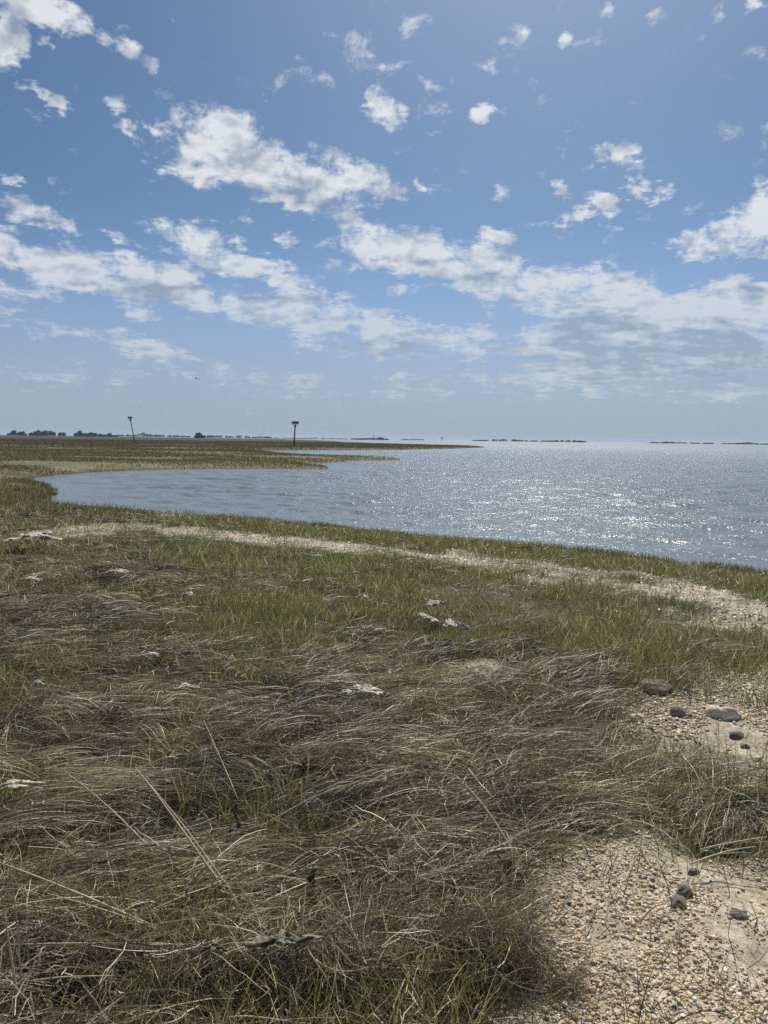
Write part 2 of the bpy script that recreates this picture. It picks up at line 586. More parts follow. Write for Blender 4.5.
# ------------------------------------------------------------------ water
def build_water():
    x, y, q, nr, na = far_grid(4.0, 5000, .0052, 45, .25, 6)
    r = np.hypot(x, y)
    z = np.zeros_like(x)
    rng = np.random.default_rng(5)
    wind = rad(-105)
    for lam in np.geomspace(.28, 2.6, 44):
        a = wind + rng.normal(0, .55)
        k = 2 * math.pi / lam
        ph = rng.uniform(0, 6.28)
        amp = .0052 * lam ** .8 * rng.uniform(.6, 1.3)
        fade = sstep(lam * 75, lam * 38, r)
        arg = k * (x * math.cos(a) + y * math.sin(a)) + ph + 1.5 * (vnoise(x / lam / 6, y / lam / 6, int(lam * 1000)) - .5) * 4
        z += amp * fade * (np.sin(arg) + .25 * np.cos(2 * arg))
    gust = .75 + .7 * fbm(x, y * .6, .10, 3, 7)
    z *= gust * sstep(0.0, 0.0001, r)
    s = land_dist(x.ravel(), y.ravel()).reshape(x.shape)
    z *= .25 + .75 * sstep(0, -5, s)
    me = mesh_np('water', np.stack([x, y, z], -1), [q])
    m, t = new_mat('bay_water')
    co = t.coord('Object')
    st = t.vec('MULTIPLY', co, (.75, 1.0, 1.0))
    patch = t.smooth(t.noise(co, .045, 3, .5), .32, .68, .85, 1.1)
    patch = t.math('MULTIPLY', patch, t.smooth(t.vec('LENGTH', co), 14.0, 90.0, .98, 1.4))
    n1 = t.noise(st, 1.6, 4, .6, dist=.4)
    n2 = t.noise(st, 6.0, 3, .6, dist=.3)
    n3 = t.noise(st, 17.0, 2, .5)
    h = t.math('ADD', t.math('MULTIPLY', n1, .085), t.math('ADD', t.math('MULTIPLY', n2, .040), t.math('MULTIPLY', n3, .018)))
    bp = t.bump(t.math('MULTIPLY', h, patch), 1.0, 1.0)
    depth = t.noise(co, .02, 2, .5)
    c = t.mix(depth, (.148, .176, .190), (.160, .186, .196))
    away = t.vec('LENGTH', co)                       # the open bay is rougher than the sheltered cove
    rough = t.smooth(away, 40.0, 300.0, .13, .29)
    surf(t, principled(t, c, rough, bp, .5, 1.333))
    o = link('water', me, m)
    tag(o, 'wind rippled grey blue bay water glittering in the sun', 'water', kind='structure')


build_water()


# ------------------------------------------------------------------ grass
def ribbons(P0, az, el, L, Wd, K, daz, dele, shape, col, tipcol=None, clamp=None, up=.0, rng=R0, kink=0.0):
    """bent strips: one per root. az/el start direction, daz/dele the turn along the length"""
    N = len(P0)
    t = (np.arange(K) + .5) / K
    a = az[:, None] + daz[:, None] * t[None]
    e = el[:, None] + dele[:, None] * t[None]
    if kink:
        a = a + rng.normal(0, kink, (N, K))
        e = e + rng.normal(0, kink * .6, (N, K))
    step = (L / K)[:, None]
    d = np.stack([np.cos(e) * np.cos(a), np.cos(e) * np.sin(a), np.sin(e)], -1) * step[..., None]
    P = np.concatenate([P0[:, None], P0[:, None] + np.cumsum(d, 1)], 1)
    if clamp is not None:
        P[..., 2] = np.maximum(P[..., 2], clamp(P[..., 0], P[..., 1]) + rng.uniform(.002, .02, N)[:, None])
    T = np.gradient(P, axis=1)
    rv = rng.normal(0, 1, (N, 3))
    rv[:, 2] += up
    S = np.cross(T, rv[:, None])
    S /= np.linalg.norm(S, axis=-1, keepdims=True) + 1e-9
    wd = Wd[:, None, None] * np.asarray(shape)[None, :, None] * .5
    V = np.stack([P - S * wd, P + S * wd], 2)                      # N,K+1,2,3
    base = (np.arange(N) * (K + 1) * 2)[:, None]
    j = np.arange(K)[None] * 2
    q = np.stack([base + j, base + j + 1, base + j + 3, base + j + 2], -1).reshape(-1, 4)
    cc = np.repeat(col[:, None], K + 1, 1)
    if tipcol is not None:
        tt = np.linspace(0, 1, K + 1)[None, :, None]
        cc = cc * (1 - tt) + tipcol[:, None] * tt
    cc = np.repeat(cc[:, :, None], 2, 2).reshape(-1, 3)
    return V.reshape(-1, 3), q, cc


def merge(name, parts, mat):
    V, Q, Cc, off = [], [], [], 0
    for v, q, c in parts:
        V.append(v); Q.append(q + off); Cc.append(c)
        off += len(v)
    me = mesh_np(name, np.concatenate(V), [np.concatenate(Q)], np.concatenate(Cc), smooth=False)
    return link(name, me, mat)


def wedge(n, r0, r1, power, rng, half_near=56, half_far=40):
    """points round the view with density falling as r**-power"""
    u = rng.uniform(0, 1, n)
    if abs(power - 2) < 1e-6:
        r = r0 * (r1 / r0) ** u
    else:
        p = 2 - power
        r = (r0 ** p + u * (r1 ** p - r0 ** p)) ** (1 / p)
    half = np.radians(half_far + (half_near - half_far) * sstep(6, 1.5, r))
    a = rng.uniform(-1, 1, n) * half
    return r * np.sin(a), r * np.cos(a), r


STRAWS = np.array([(.39, .335, .235), (.30, .262, .188), (.50, .445, .33), (.205, .165, .108), (.34, .295, .215), (.115, .088, .056), (.62, .55, .42), (.25, .212, .15)])
GREENS = np.array([(.105, .120, .040), (.130, .142, .050), (.080, .092, .034), (.165, .165, .065), (.135, .122, .055), (.18, .155, .085)])


def pick(pal, n, rng, p=None, var=.22):
    c = pal[rng.choice(len(pal), n, p=p)]
    return c * rng.uniform(1 - var, 1 + var, (n, 1))


MAT_Y = [gp(60, 1000, .55), gp(60, 560, .5)]


def hollow(x, y):
    """gaps between the mats of the near thatch, dark mud with shade painted in"""
    return sstep(.51, .59, fbm(x * .8 + .3 * y, y * 1.5, 1.5, 3, 231)) * sstep(8.5, 6.0, y) * sstep(1.1, .3, x)


def mat_amount(x, y):
    """how thickly dead grass lies, 0..1"""
    s = land_dist(x, y)
    g, b = masks(x, y)
    r = np.hypot(x, y)
    n = fbm(x, y, .8, 3, 201)
    # the green meadow lies from about 5 to 11 m, with little thatch in it
    meadow = sstep(4.4, 6.1, y + 2.6 * (n - .5)) * sstep(-3.2, .2, x + .18 * y - .9 + (n - .5) * 5)
    rows = fbm(x * .75 + .5 * y, y * 1.9 - .3 * x, .95, 4, 207)
    m = sstep(.36, .52, rows + .05) * (1 - .8 * sstep(1.1, 1.7, x + .3 * (n - .5)) * sstep(7.5, 5.5, y))
    m = m * (1 - .6 * sstep(.75, 1.1, x + .3 * (n - .5)) * sstep(4.7, 4.3, y))
    m = m * (1 - .9 * hollow(x, y))
    m = m * (1 - .93 * meadow) + .10 * sstep(.55, .7, rows) * meadow
    m *= (1 - .97 * g) * (1 - .93 * b)
    return m * sstep(1.0, 2.2, s), s, g, b, meadow


def flow(x, y):
    return rad(24) + (fbm(x, y, .55, 3, 301) - .5) * 1.7 + .25 * sstep(0, 2.5, x)


def build_dead_grass():
    rng = np.random.default_rng(21)
    parts = []
    x, y, r = wedge(9800, 1.15, 20, 2.0, rng)
    m, s, g, b, mea = mat_amount(x, y)
    keep = rng.uniform(0, 1, len(x)) < m
    x, y, r = x[keep], y[keep], r[keep]
    nper = 46
    N = len(x)
    wild = rng.uniform(0, 1, N) < .16 + .35 * sstep(3.6, 2.2, r)
    base = flow(x, y) + rng.normal(0, .34, N) + wild * rng.normal(0, 1.1, N)
    length = rng.uniform(.16, .46, N) * np.where(wild, .62, 1)
    spread = rng.uniform(.035, .11, N) * (1 + .05 * r)
    mound = (rng.uniform(.015, .10, N) * sstep(12, 6, r) + .02) * (1 - .6 * sstep(.5, 1.0, x) * sstep(5, 4, y))
    arch = rng.uniform(.15, .75, N)
    tone = rng.uniform(.32, 1.35, N) * (.25 + 1.35 * fbm(x, y * 1.6, 1.3, 3, 77))
    # a few big combed swathes with a raised crest
    fx, fy, fb, fl, fs_, fm, fa, ft = [], [], [], [], [], [], [], []
    spots = [(548, 708, .5), (585, 706, .45), (620, 700, .3), (522, 672, .5), (560, 664, .45), (60, 745, .35), (120, 725, .35), (150, 700, .3), (30, 668, .25), (90, 668, .3),
             (420, 700, .4), (460, 690, .4), (380, 688, .4), (300, 690, .35), (520, 755, .4),
             (70, 800, .4), (20, 830, .35), (340, 800, .4), (390, 850, .45), (300, 760, .35), (440, 820, .4), (120, 900, .5), (40, 900, .45), (200, 870, .3), (240, 735, .3),
             (40, 610, .2), (20, 560, .2), (100, 555, .2), (90, 600, .2), (140, 575, .2), (500, 795, .35), (560, 800, .3)]
    for (qx, qy, qa) in spots:
        p = gp(qx, qy, .57)
        k = 4
        L_ = rng.uniform(.3, .5)
        fx += list(p[0] + rng.normal(0, .06, k)); fy += list(p[1] + rng.normal(0, .06, k))
        fb += list(qa + rng.normal(0, .12) + rng.normal(0, .05, k)); fl += [L_] * k
        fs_ += [rng.uniform(.06, .10)] * k; fm += [rng.uniform(.06, .11)] * k; fa += list(rng.uniform(.35, .7, k)); ft += [rng.uniform(.75, 1.25)] * k
    cat_ = lambda a_, b_: np.concatenate([a_, np.array(b_)])
    x, y, base, length, spread, mound, arch, tone = (cat_(*q) for q in ((x, fx), (y, fy), (base, fb), (length, fl), (spread, fs_), (mound, fm), (arch, fa), (tone, ft)))
    wild = np.concatenate([wild, np.zeros(len(fx), bool)])
    N = len(x)
    cx, cy = np.repeat(x, nper), np.repeat(y, nper)
    n = len(cx)
    ba = np.repeat(base, nper)
    lat = rng.normal(0, 1, n)
    off = lat * np.repeat(spread, nper)
    al = rng.uniform(-.5, .5, n) * np.repeat(length, nper) * .5
    px = cx - np.sin(ba) * off + np.cos(ba) * al
    py = cy + np.cos(ba) * off + np.sin(ba) * al
    ll = np.repeat(length, nper) * rng.uniform(.45, 1.15, n)
    # nothing sprawls far out over the gravel or the shell band
    ex, ey = px + np.cos(ba) * ll * .7, py + np.sin(ba) * ll * .7
    ge, be = masks(ex, ey)
    gs_, bs_ = masks(px, py)
    ok = rng.uniform(0, 1, n) > np.maximum(np.maximum(ge, gs_), np.maximum(be, bs_)) * .96
    (px, py, ba, off, lat, ll) = (q[ok] for q in (px, py, ba, off, lat, ll))
    own = np.repeat(np.arange(N), nper)[ok]
    n = len(px)
    az = ba + rng.normal(0, 1, n) * np.where(wild[own], .5, .12) + off * rng.choice([-1, 1], N)[own] * 1.6
    el = arch[own] * np.where(wild[own], 1.3, .9) * rng.uniform(.6, 1.2, n)
    rr = np.hypot(px, py)
    gz = smooth_ground(px, py) + (fbm(px, py, .9, 3, 5) - .5) * .10
    pz = gz + mound[own] * np.exp(-lat ** 2 * .7) * rng.uniform(.1, 1, n) ** .6
    wd = np.maximum(rng.uniform(.0013, .0032, n), rr * .00050)
    col = pick(STRAWS, n, rng) * tone[own][:, None]
    K = 6
    V, q, cc = ribbons(np.stack([px, py, pz], -1), az, el, ll, wd, K, rng.normal(0, .30, n), -el * rng.uniform(1.8, 2.7, n),
                       [.8, 1, 1, 1, .9, .7, .3], col, col * rng.uniform(.8, 1.25, (n, 1)), None, 0, rng, .065)
    P = V.reshape(n, K + 1, 2, 3)
    P[..., 2] = np.maximum(P[..., 2], (gz + rng.uniform(.0, .02, n))[:, None, None] - .01)
    parts.append((P.reshape(-1, 3), q, cc))
    # broken bits lying across the top of the mats, any way round
    pk = rng.choice(N, 20000)
    bx, by = x[pk] + rng.normal(0, .12, len(pk)), y[pk] + rng.normal(0, .12, len(pk))
    gm, bm_ = masks(bx, by)
    okb = rng.uniform(0, 1, len(pk)) > np.maximum(gm, bm_) * .9
    bx, by, pk = bx[okb], by[okb], pk[okb]
    k = len(bx)
    bz = smooth_ground(bx, by) + (fbm(bx, by, .9, 3, 5) - .5) * .10 + mound[pk] * rng.uniform(.3, 1.0, k) + .02
    rb = np.hypot(bx, by)
    col = pick(STRAWS, k, rng, [.2, .15, .2, .08, .15, .04, .1, .08], .3)
    parts.append(ribbons(np.stack([bx, by, bz], -1), rng.uniform(0, 6.28, k), rng.normal(.05, .3, k), rng.uniform(.04, .20, k), np.maximum(rng.uniform(.0014, .0034, k), rb * .0005), 4,
                         rng.normal(0, .7, k), rng.normal(-.1, .5, k), [.8, 1, 1, .9, .5], col, None, None, 0, rng, .18))
    # hair-fine tangles: brown root balls in the near grass
    for (tx, ty, rad_, k) in [(488, 968, .13, 1500), (440, 960, .10, 700), (90, 985, .10, 700), (360, 930, .08, 500), (560, 990, .05, 250), (310, 990, .12, 800), (180, 1000, .10, 600)]:
        p = gp(tx, ty, .55)
        d3 = rng.normal(0, 1, (k, 3)); d3 /= np.linalg.norm(d3, axis=1, keepdims=True)
        d3 *= rng.uniform(.3, 1, (k, 1)) * np.array([rad_ * 1.3, rad_ * .8, rad_ * .55])
        z0 = float(ground_z(np.array([p[0]]), np.array([p[1]]))[0])
        col = pick(np.array([(.22, .175, .115), (.16, .125, .085), (.28, .235, .165)]), k, rng)
        parts.append(ribbons(d3 + np.array([p[0], p[1], z0 + rad_ * .45]), rng.normal(.4, .9, k), rng.normal(.2, .5, k), rng.uniform(.08, .2, k), np.full(k, .0014), 6,
                             rng.normal(0, 1.6, k), rng.normal(-1.0, .7, k), [1, 1, 1, 1, 1, .8, .5], col, None, None, 0, rng, .2))
    # loose litter: short broken bits lying any way over everything but bare sand
    x, y, r = wedge(170000, 1.15, 21, 1.9, rng)
    m, s, g, b, mea = mat_amount(x, y)
    keep = (rng.uniform(0, 1, len(x)) < np.clip((.17 + m * .5) * (1 - .9 * hollow(x, y)) + .15 * mea - .05 * mea - .40 * g - .12 * b - .5 * g * sstep(4.2, 3.4, y), .05, 1)) & (s > .7)
    x, y, r = x[keep], y[keep], r[keep]
    n = len(x)
    gz = smooth_ground(x, y) + (fbm(x, y, .9, 3, 5) - .5) * .10
    col = pick(STRAWS, n, rng, None, .35)
    parts.append(ribbons(np.stack([x, y, gz + rng.uniform(.004, .05, n)], -1), flow(x, y) + rng.normal(0, .8, n), rng.normal(.05, .2, n),
                         rng.uniform(.04, .18, n), np.maximum(rng.uniform(.0012, .003, n), r * .00045), 3, rng.normal(0, .5, n),
                         rng.normal(-.15, .25, n), [.8, 1, 1, .5], col, None, None, 0, rng, .08))
    for (tx, ty, hz, k, wx) in [(282, 945, .13, 500, .17), (214, 952, .11, 200, .08), (350, 940, .12, 260, .14), (400, 950, .10, 200, .1)]:
        p = gp(tx, ty, .55 + hz)
        z0 = float(ground_z(np.array([p[0]]), np.array([p[1]]))[0]) + hz
        P0 = np.array([p[0], p[1], z0]) + rng.normal(0, 1, (k, 3)) * np.array([wx * .6, .05, .02])
        hang = rng.uniform(0, 1, k) < .6
        col = pick(STRAWS, k, rng, None, .3) * .8
        parts.append(ribbons(P0, rng.uniform(0, 6.28, k), np.where(hang, rng.normal(-1.1, .3, k), rng.normal(.1, .25, k)), np.where(hang, rng.uniform(.06, .14, k), rng.uniform(.1, .3, k)),
                             rng.uniform(.0015, .003, k), 6, rng.normal(0, .6, k), np.where(hang, 0, rng.normal(-.4, .4, k)), [1, 1, 1, .9, .8, .6, .3], col, None, None, 0, rng, .12))
    o = merge('dead_grass', parts, M_STRAW)
    tag(o, 'flattened mats of dead grey and straw coloured marsh grass', 'dead grass', kind='stuff')


def build_standing_straw():
    """bent, broken stalks that still stand in the near tangle"""
    rng = np.random.default_rng(22)
    x, y, r = wedge(30000, 1.1, 9, 2.4, rng)
    m, s, g, b, mea = mat_amount(x, y)
    keep = (rng.uniform(0, 1, len(x)) < np.clip((.4 * sstep(3.4, 2.2, r) + m) * sstep(6.5, 2.0, r) + .05, 0, 1) * (1 - .97 * g)) & (s > 1.5)
    x, y, r = x[keep], y[keep], r[keep]
    n = len(x)
    gz = smooth_ground(x, y) + (fbm(x, y, .9, 3, 5) - .5) * .10
    el = rng.uniform(.25, 1.35, n)
    col = pick(STRAWS, n, rng, [.2, .14, .14, .2, .1, .15, .02, .05], .3) * .9
    v, q, c = ribbons(np.stack([x, y, gz], -1), rng.uniform(0, 6.28, n), el, rng.uniform(.08, .30, n), np.maximum(rng.uniform(.0015, .0032, n), r * .0005),
                      6, rng.normal(0, .6, n), -rng.uniform(.1, 2.0, n), [1, 1, 1, .9, .8, .6, .25], col, None, None, 0, rng, .10)
    o = merge('standing_dead_grass', [(v, q, c)], M_STRAW)
    tag(o, 'broken dry stems still standing in the tangle', 'dead grass', kind='stuff')


def build_green_grass():
    rng = np.random.default_rng(23)
    parts = []
    x, y, r = wedge(400000, 1.15, 20, 1.55, rng)
    m, s, g, b, mea = mat_amount(x, y)
    tuft = fbm(x, y, 3.2, 2, 401)
    big = fbm(x, y, .9, 3, 411)
    dn = mea * sstep(.20, .50, big * .6 + tuft * .4) * .95 + (1 - mea) * (.08 + .40 * sstep(.48, .66, tuft * .55 + big * .45)) * (1 - .45 * hollow(x, y))
    dn = dn * (1 - .94 * b) * (1 - .93 * g) * sstep(.9, 1.8, s) * (1 - .55 * sstep(.6, 1.1, x) * sstep(4.6, 4.2, y)) + .004 * g
    keep = rng.uniform(0, 1, len(x)) < dn
    x, y, r, mea = x[keep], y[keep], r[keep], mea[keep]
    n = len(x)
    gz = smooth_ground(x, y) + (fbm(x, y, .9, 3, 5) - .5) * .10
    hh = rng.uniform(.04, .15, n) * (.45 + 1.25 * fbm(x, y, 1.3, 2, 421)) * (1 + .45 * (1 - mea))
    col = pick(GREENS, n, rng, [.26, .22, .2, .12, .12, .08])
    col = col * .8 + np.array([.15, .13, .085])[None] * .2 * rng.uniform(.6, 1.3, (n, 1))
    dead = rng.uniform(0, 1, n) < .24
    col[dead] = pick(STRAWS, dead.sum(), rng) * .85
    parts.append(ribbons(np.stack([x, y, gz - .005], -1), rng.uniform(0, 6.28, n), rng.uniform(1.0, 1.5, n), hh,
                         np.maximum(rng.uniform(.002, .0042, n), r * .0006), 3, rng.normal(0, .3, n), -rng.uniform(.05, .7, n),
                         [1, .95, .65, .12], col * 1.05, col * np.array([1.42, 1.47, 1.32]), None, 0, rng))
    # a few taller clumps in front and on the gravel
    for (cx, cy, k, h) in [(735, 800, 60, .17), (660, 852, 6, .08), (470, 770, 50, .13), (250, 700, 40, .12), (60, 830, 70, .16), (320, 905, 90, .17), (515, 800, 50, .12),
                           (150, 720, 40, .12), (440, 740, 50, .13), (760, 700, 60, .14), (560, 690, 40, .12), (660, 770, 40, .1), (550, 860, 14, .1), (600, 780, 50, .12),
                           (385, 835, 70, .15), (200, 800, 60, .14), (350, 980, 60, .17), (30, 980, 60, .15)]:
        p = gp(cx, cy, .55)
        n = k
        a = rng.normal(0, .07, n) + p[0]
        bb = rng.normal(0, .05, n) + p[1]
        gz = ground_z(a, bb)
        col = pick(GREENS, n, rng, [.3, .3, .1, .2, .1, 0])
        parts.append(ribbons(np.stack([a, bb, gz - .01], -1), rng.uniform(0, 6.28, n), rng.uniform(1.0, 1.5, n), rng.uniform(.5, 1.1, n) * h,
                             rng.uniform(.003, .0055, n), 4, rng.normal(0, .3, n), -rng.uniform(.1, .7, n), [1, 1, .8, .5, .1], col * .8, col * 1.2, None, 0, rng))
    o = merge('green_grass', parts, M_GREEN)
    tag(o, 'short green marsh grass sprouting through the thatch', 'grass', kind='stuff')


def build_fringe():
    """cordgrass along the near waterline"""
    rng = np.random.default_rng(24)
    xs, ys = [], []
    pts = [p for p in LAND[1:5 + len(near_shore)]]
    for (ax, ay), (bx, by) in zip(pts[:-1], pts[1:]):
        ln = math.hypot(bx - ax, by - ay)
        if ax > 20 or ln < .01:
            continue
        k = int(ln * 1000)
        u = rng.uniform(0, 1, k)
        d = np.abs(rng.normal(0, 1, k)) * .62 - .12
        nx, ny = -(by - ay) / ln, (bx - ax) / ln
        xs.append(ax + (bx - ax) * u + nx * d)
        ys.append(ay + (by - ay) * u + ny * d)
    x, y = np.concatenate(xs), np.concatenate(ys)
    s = land_dist(x, y)
    t = .55 * fbm(x, y, 2.4, 3, 501) + .45 * fbm(x, y, .55, 2, 505)
    keep = (s > -.18) & (s < 2.6) & (rng.uniform(0, 1, len(x)) < sstep(.44, .66, t + .14 * sstep(.9, .3, s) - .12 * sstep(-2.5, -5, x)))
    x, y, s = x[keep], y[keep], s[keep]
    n = len(x)
    r = np.hypot(x, y)
    gz = smooth_ground(x, y, s)
    col = pick(GREENS, n, rng, [.3, .2, .35, .05, .1, 0]) * .85
    dead = rng.uniform(0, 1, n) < .28
    col[dead] = pick(STRAWS, dead.sum(), rng) * .7
    hh = rng.uniform(.07, .16, n) * (.6 + .8 * t[keep])
    v = ribbons(np.stack([x, y, np.maximum(gz, -.03) - .01], -1), rng.uniform(0, 6.28, n), rng.uniform(1.05, 1.55, n), hh,
                np.maximum(rng.uniform(.0025, .005, n), r * .00062), 3, rng.normal(0, .3, n), -rng.uniform(.05, .5, n), [1, .95, .65, .12], col * .85, col * 1.15, None, 0, rng)
    o = merge('shore_grass', [v], M_GREEN)
    tag(o, 'dark green cordgrass fringing the near waterline', 'grass', kind='stuff')


def build_far_marsh():
    rng = np.random.default_rng(25)
    n = 420000
    r = 19 * (340 / 19) ** rng.uniform(0, 1, n)
    a = np.radians(rng.uniform(-42, 16, n))
    x, y = r * np.sin(a), r * np.cos(a)
    s = land_dist(x, y)
    t = fbm(x * .4, y, .25, 4, 601)
    keep = (s > .1) & (rng.uniform(0, 1, n) < sstep(.27, .56, t))
    x, y, r, s, t = x[keep], y[keep], r[keep], s[keep], t[keep]
    n = len(x)
    gz = ground_z(x, y, s)
    pal = np.array([(.135, .135, .065), (.155, .150, .075), (.110, .112, .056), (.19, .17, .10), (.13, .112, .082)])
    col = pick(pal, n, rng, None, .12) * 1.15
    k = sstep(85, 170, r + (t - .5) * 120)[:, None] * .85
    col = col * (1 - k) + np.array([.135, .115, .092])[None] * k * rng.uniform(.7, 1.3, (n, 1))
    hh = rng.uniform(.05, .16, n) * (1 + .8 * sstep(40, 140, r))
    v = ribbons(np.stack([x, y, gz - .01], -1), rng.uniform(0, 6.28, n), rng.uniform(1.0, 1.5, n), hh,
                np.maximum(.010, r * .0007) * rng.uniform(.6, 1.5, n), 2, rng.normal(0, .3, n), -rng.uniform(.05, .5, n), [1, .85, .3], col * .9, col * 1.1, None, 0, rng)
    o = merge('marsh_grass', [v], M_FAR)
    tag(o, 'low olive and brown grass covering the marsh beyond the cove', 'grass', kind='stuff')
    # bushy bank beside the cove
    rng = np.random.default_rng(26)
    c = [gp(q[0], q[1], .15) for q in [(24, 492), (38, 489), (46, 492), (12, 500), (30, 500), (5, 508), (48, 503), (20, 486), (60, 512), (85, 516)]]
    xs = np.concatenate([rng.normal(p[0], 1.0, 1500) for p in c])
    ys = np.concatenate([rng.normal(p[1], 1.5, 1500) for p in c])
    s = land_dist(xs, ys)
    keep = (s > .0) & (rng.uniform(0, 1, len(xs)) < sstep(.38, .6, fbm(xs, ys, .9, 3, 615)))
    xs, ys, s = xs[keep], ys[keep], s[keep]
    n = len(xs)
    col = np.where(rng.uniform(0, 1, (n, 1)) < .4, pick(STRAWS, n, rng) * .7, pick(GREENS, n, rng, [.15, .1, .3, .05, .2, .2]) * .95)
    v = ribbons(np.stack([xs, ys, smooth_ground(xs, ys, s) - .02], -1), rng.uniform(0, 6.28, n), rng.uniform(.9, 1.5, n), rng.uniform(.1, .30, n) * (.4 + 1.1 * fbm(xs, ys, .8, 2, 611)),
                np.full(n, .016), 2, rng.normal(0, .3, n), -rng.uniform(.05, .6, n), [1, .85, .2], col * .8, col * 1.1, None, 0, rng)
    o = merge('bank_grass', [v], M_GREEN)
    tag(o, 'bushy dark grass on the little bank beside the cove', 'grass', kind='stuff')


build_ground()
build_dead_grass()
build_standing_straw()
build_green_grass()
build_fringe()
build_far_marsh()


# ------------------------------------------------------------------ gravel and shell wrack
def ico(sub):
    import bmesh
    bm = bmesh.new()
    bmesh.ops.create_icosphere(bm, subdivisions=sub, radius=1)
    v = np.array([p.co[:] for p in bm.verts])
    f = np.array([[q.index for q in p.verts] for p in bm.faces])
    bm.free()
    return v, f


PEBBLES = np.array([(.50, .40, .25), (.42, .30, .16), (.58, .52, .41), (.34, .27, .18), (.54, .43, .26), (.22, .19, .16), (.58, .54, .46), (.33, .22, .13), (.15, .14, .13), (.40, .36, .30)])


def scatter_pebbles(x, y, size, rng, sub, sink=.25):
    v, f = ico(sub)
    n = len(x)
    sc = np.stack([size * rng.uniform(.8, 1.3, n), size * rng.uniform(.7, 1.0, n), size * rng.uniform(.4, .75, n)], -1)
    lump = 1 + rng.normal(0, .09, (n, len(v), 1))
    P = v[None] * lump * sc[:, None]
    a = rng.uniform(0, 6.28, n)
    tl = rng.normal(0, .25, n)
    ct, st_ = np.cos(tl)[:, None], np.sin(tl)[:, None]
    X, Z = P[..., 0] * ct - P[..., 2] * st_, P[..., 0] * st_ + P[..., 2] * ct
    ca, sa = np.cos(a)[:, None], np.sin(a)[:, None]
    Y = P[..., 1]
    P = np.stack([X * ca - Y * sa + x[:, None], X * sa + Y * ca + y[:, None], Z + (ground_z(x, y) + sc[:, 2] * (1 - 2 * sink))[:, None]], -1)
    F = f[None] + (np.arange(n) * len(v))[:, None, None]
    col = 1.08 * pick(PEBBLES, n, rng, [.23, .16, .13, .11, .15, .03, .06, .06, .02, .05])
    return P.reshape(-1, 3), F.reshape(-1, 3), np.repeat(col, len(v), 0)


def build_gravel():
    rng = np.random.default_rng(31)
    parts = []
    for (n, r0, r1, lo, hi, sub) in [(150000, 1.3, 3.9, .0022, .0052, 1), (44000, 1.3, 4.0, .0042, .0100, 2), (40000, 3.6, 8.5, .005, .013, 1)]:
        x, y, r = wedge(n, r0, r1, 1.2, rng, 60, 42)
        g, b = masks(x, y)
        fl = fbm(x, y, 2.6, 3, 701)
        keep = (rng.uniform(0, 1, n) < g * sstep(.36, .52, fl) * 1.0 + .03 * g)
        x, y = x[keep], y[keep]
        size = lo + (hi - lo) * rng.power(.5, len(x))
        parts.append(scatter_pebbles(x, y, size, rng, sub))
    for n, lo, hi, sub in [(30000, .004, .010, 1), (9000, .008, .016, 2)]:
        a = np.array(GRAVEL2)
        x, y = rng.uniform(a[:, 0].min() - .3, 3.6, n), rng.uniform(a[:, 1].min() - .2, a[:, 1].max() + .2, n)
        g, b = masks(x, y)
        keep = rng.uniform(0, 1, n) < g * sstep(.30, .5, fbm(x, y, 2.6, 3, 701))
        x, y = x[keep], y[keep]
        parts.append(scatter_pebbles(x, y, lo + (hi - lo) * rng.power(.6, len(x)), rng, sub))
    v, q, c = [np.concatenate([p[0] for p in parts])], [], np.concatenate([p[2] for p in parts])
    off = 0
    for p in parts:
        q.append(p[1] + off)
        off += len(p[0])
    me = mesh_np('gravel', v[0], [np.concatenate(q)], c, True)
    tag(link('gravel', me, M_PEBBLE), 'patch of rounded tan and cream beach gravel', 'gravel', kind='stuff')


build_gravel()


def build_wrack():
    rng = np.random.default_rng(32)
    x, y, r = wedge(120000, 3.0, 24, 1.4, rng, 50, 45)
    g, b = masks(x, y)
    s = land_dist(x, y)
    mottled = fbm(x, y, 2.0, 3, 811)
    keep = (s > 1.0) & (rng.uniform(0, 1, len(x)) < b * .85 + .012 * sstep(.5, .7, mottled))
    x, y, r, s = x[keep], y[keep], r[keep], s[keep]
    n = len(x)
    z = ground_z(x, y, s)
    pal = np.array([(.44, .40, .31), (.36, .31, .23), (.50, .47, .40), (.30, .25, .18), (.20, .17, .13), (.46, .42, .34)])
    col = pick(pal, n, rng, None, .12) * 1.15
    L = rng.uniform(.012, .05, n)
    v = ribbons(np.stack([x, y, z + rng.uniform(.002, .02, n)], -1), rng.uniform(0, 6.28, n), rng.normal(0, .35, n), L, L * rng.uniform(.3, .8, n), 2,
                rng.normal(0, .8, n), rng.normal(0, .7, n), [.4, 1, .5], col, None, None, 3, rng)
    o = merge('shell_litter', [v], M_STRAW)
    tag(o, 'pale band of broken shells and reed bits along the shore', 'shell litter', kind='stuff')


build_wrack()


# ------------------------------------------------------------------ single stones
M_PALE = rough_mat('pale_stone', (.72, .65, .50), (.52, .46, .35), 14)
M_BRICK = rough_mat('red_stone', (.26, .19, .17), (.15, .11, .10), 22)
M_GREY = rough_mat('grey_stone', (.27, .24, .20), (.16, .14, .12), 18)
M_DARK = rough_mat('dark_stone', (.22, .195, .16), (.11, .098, .08), 26)


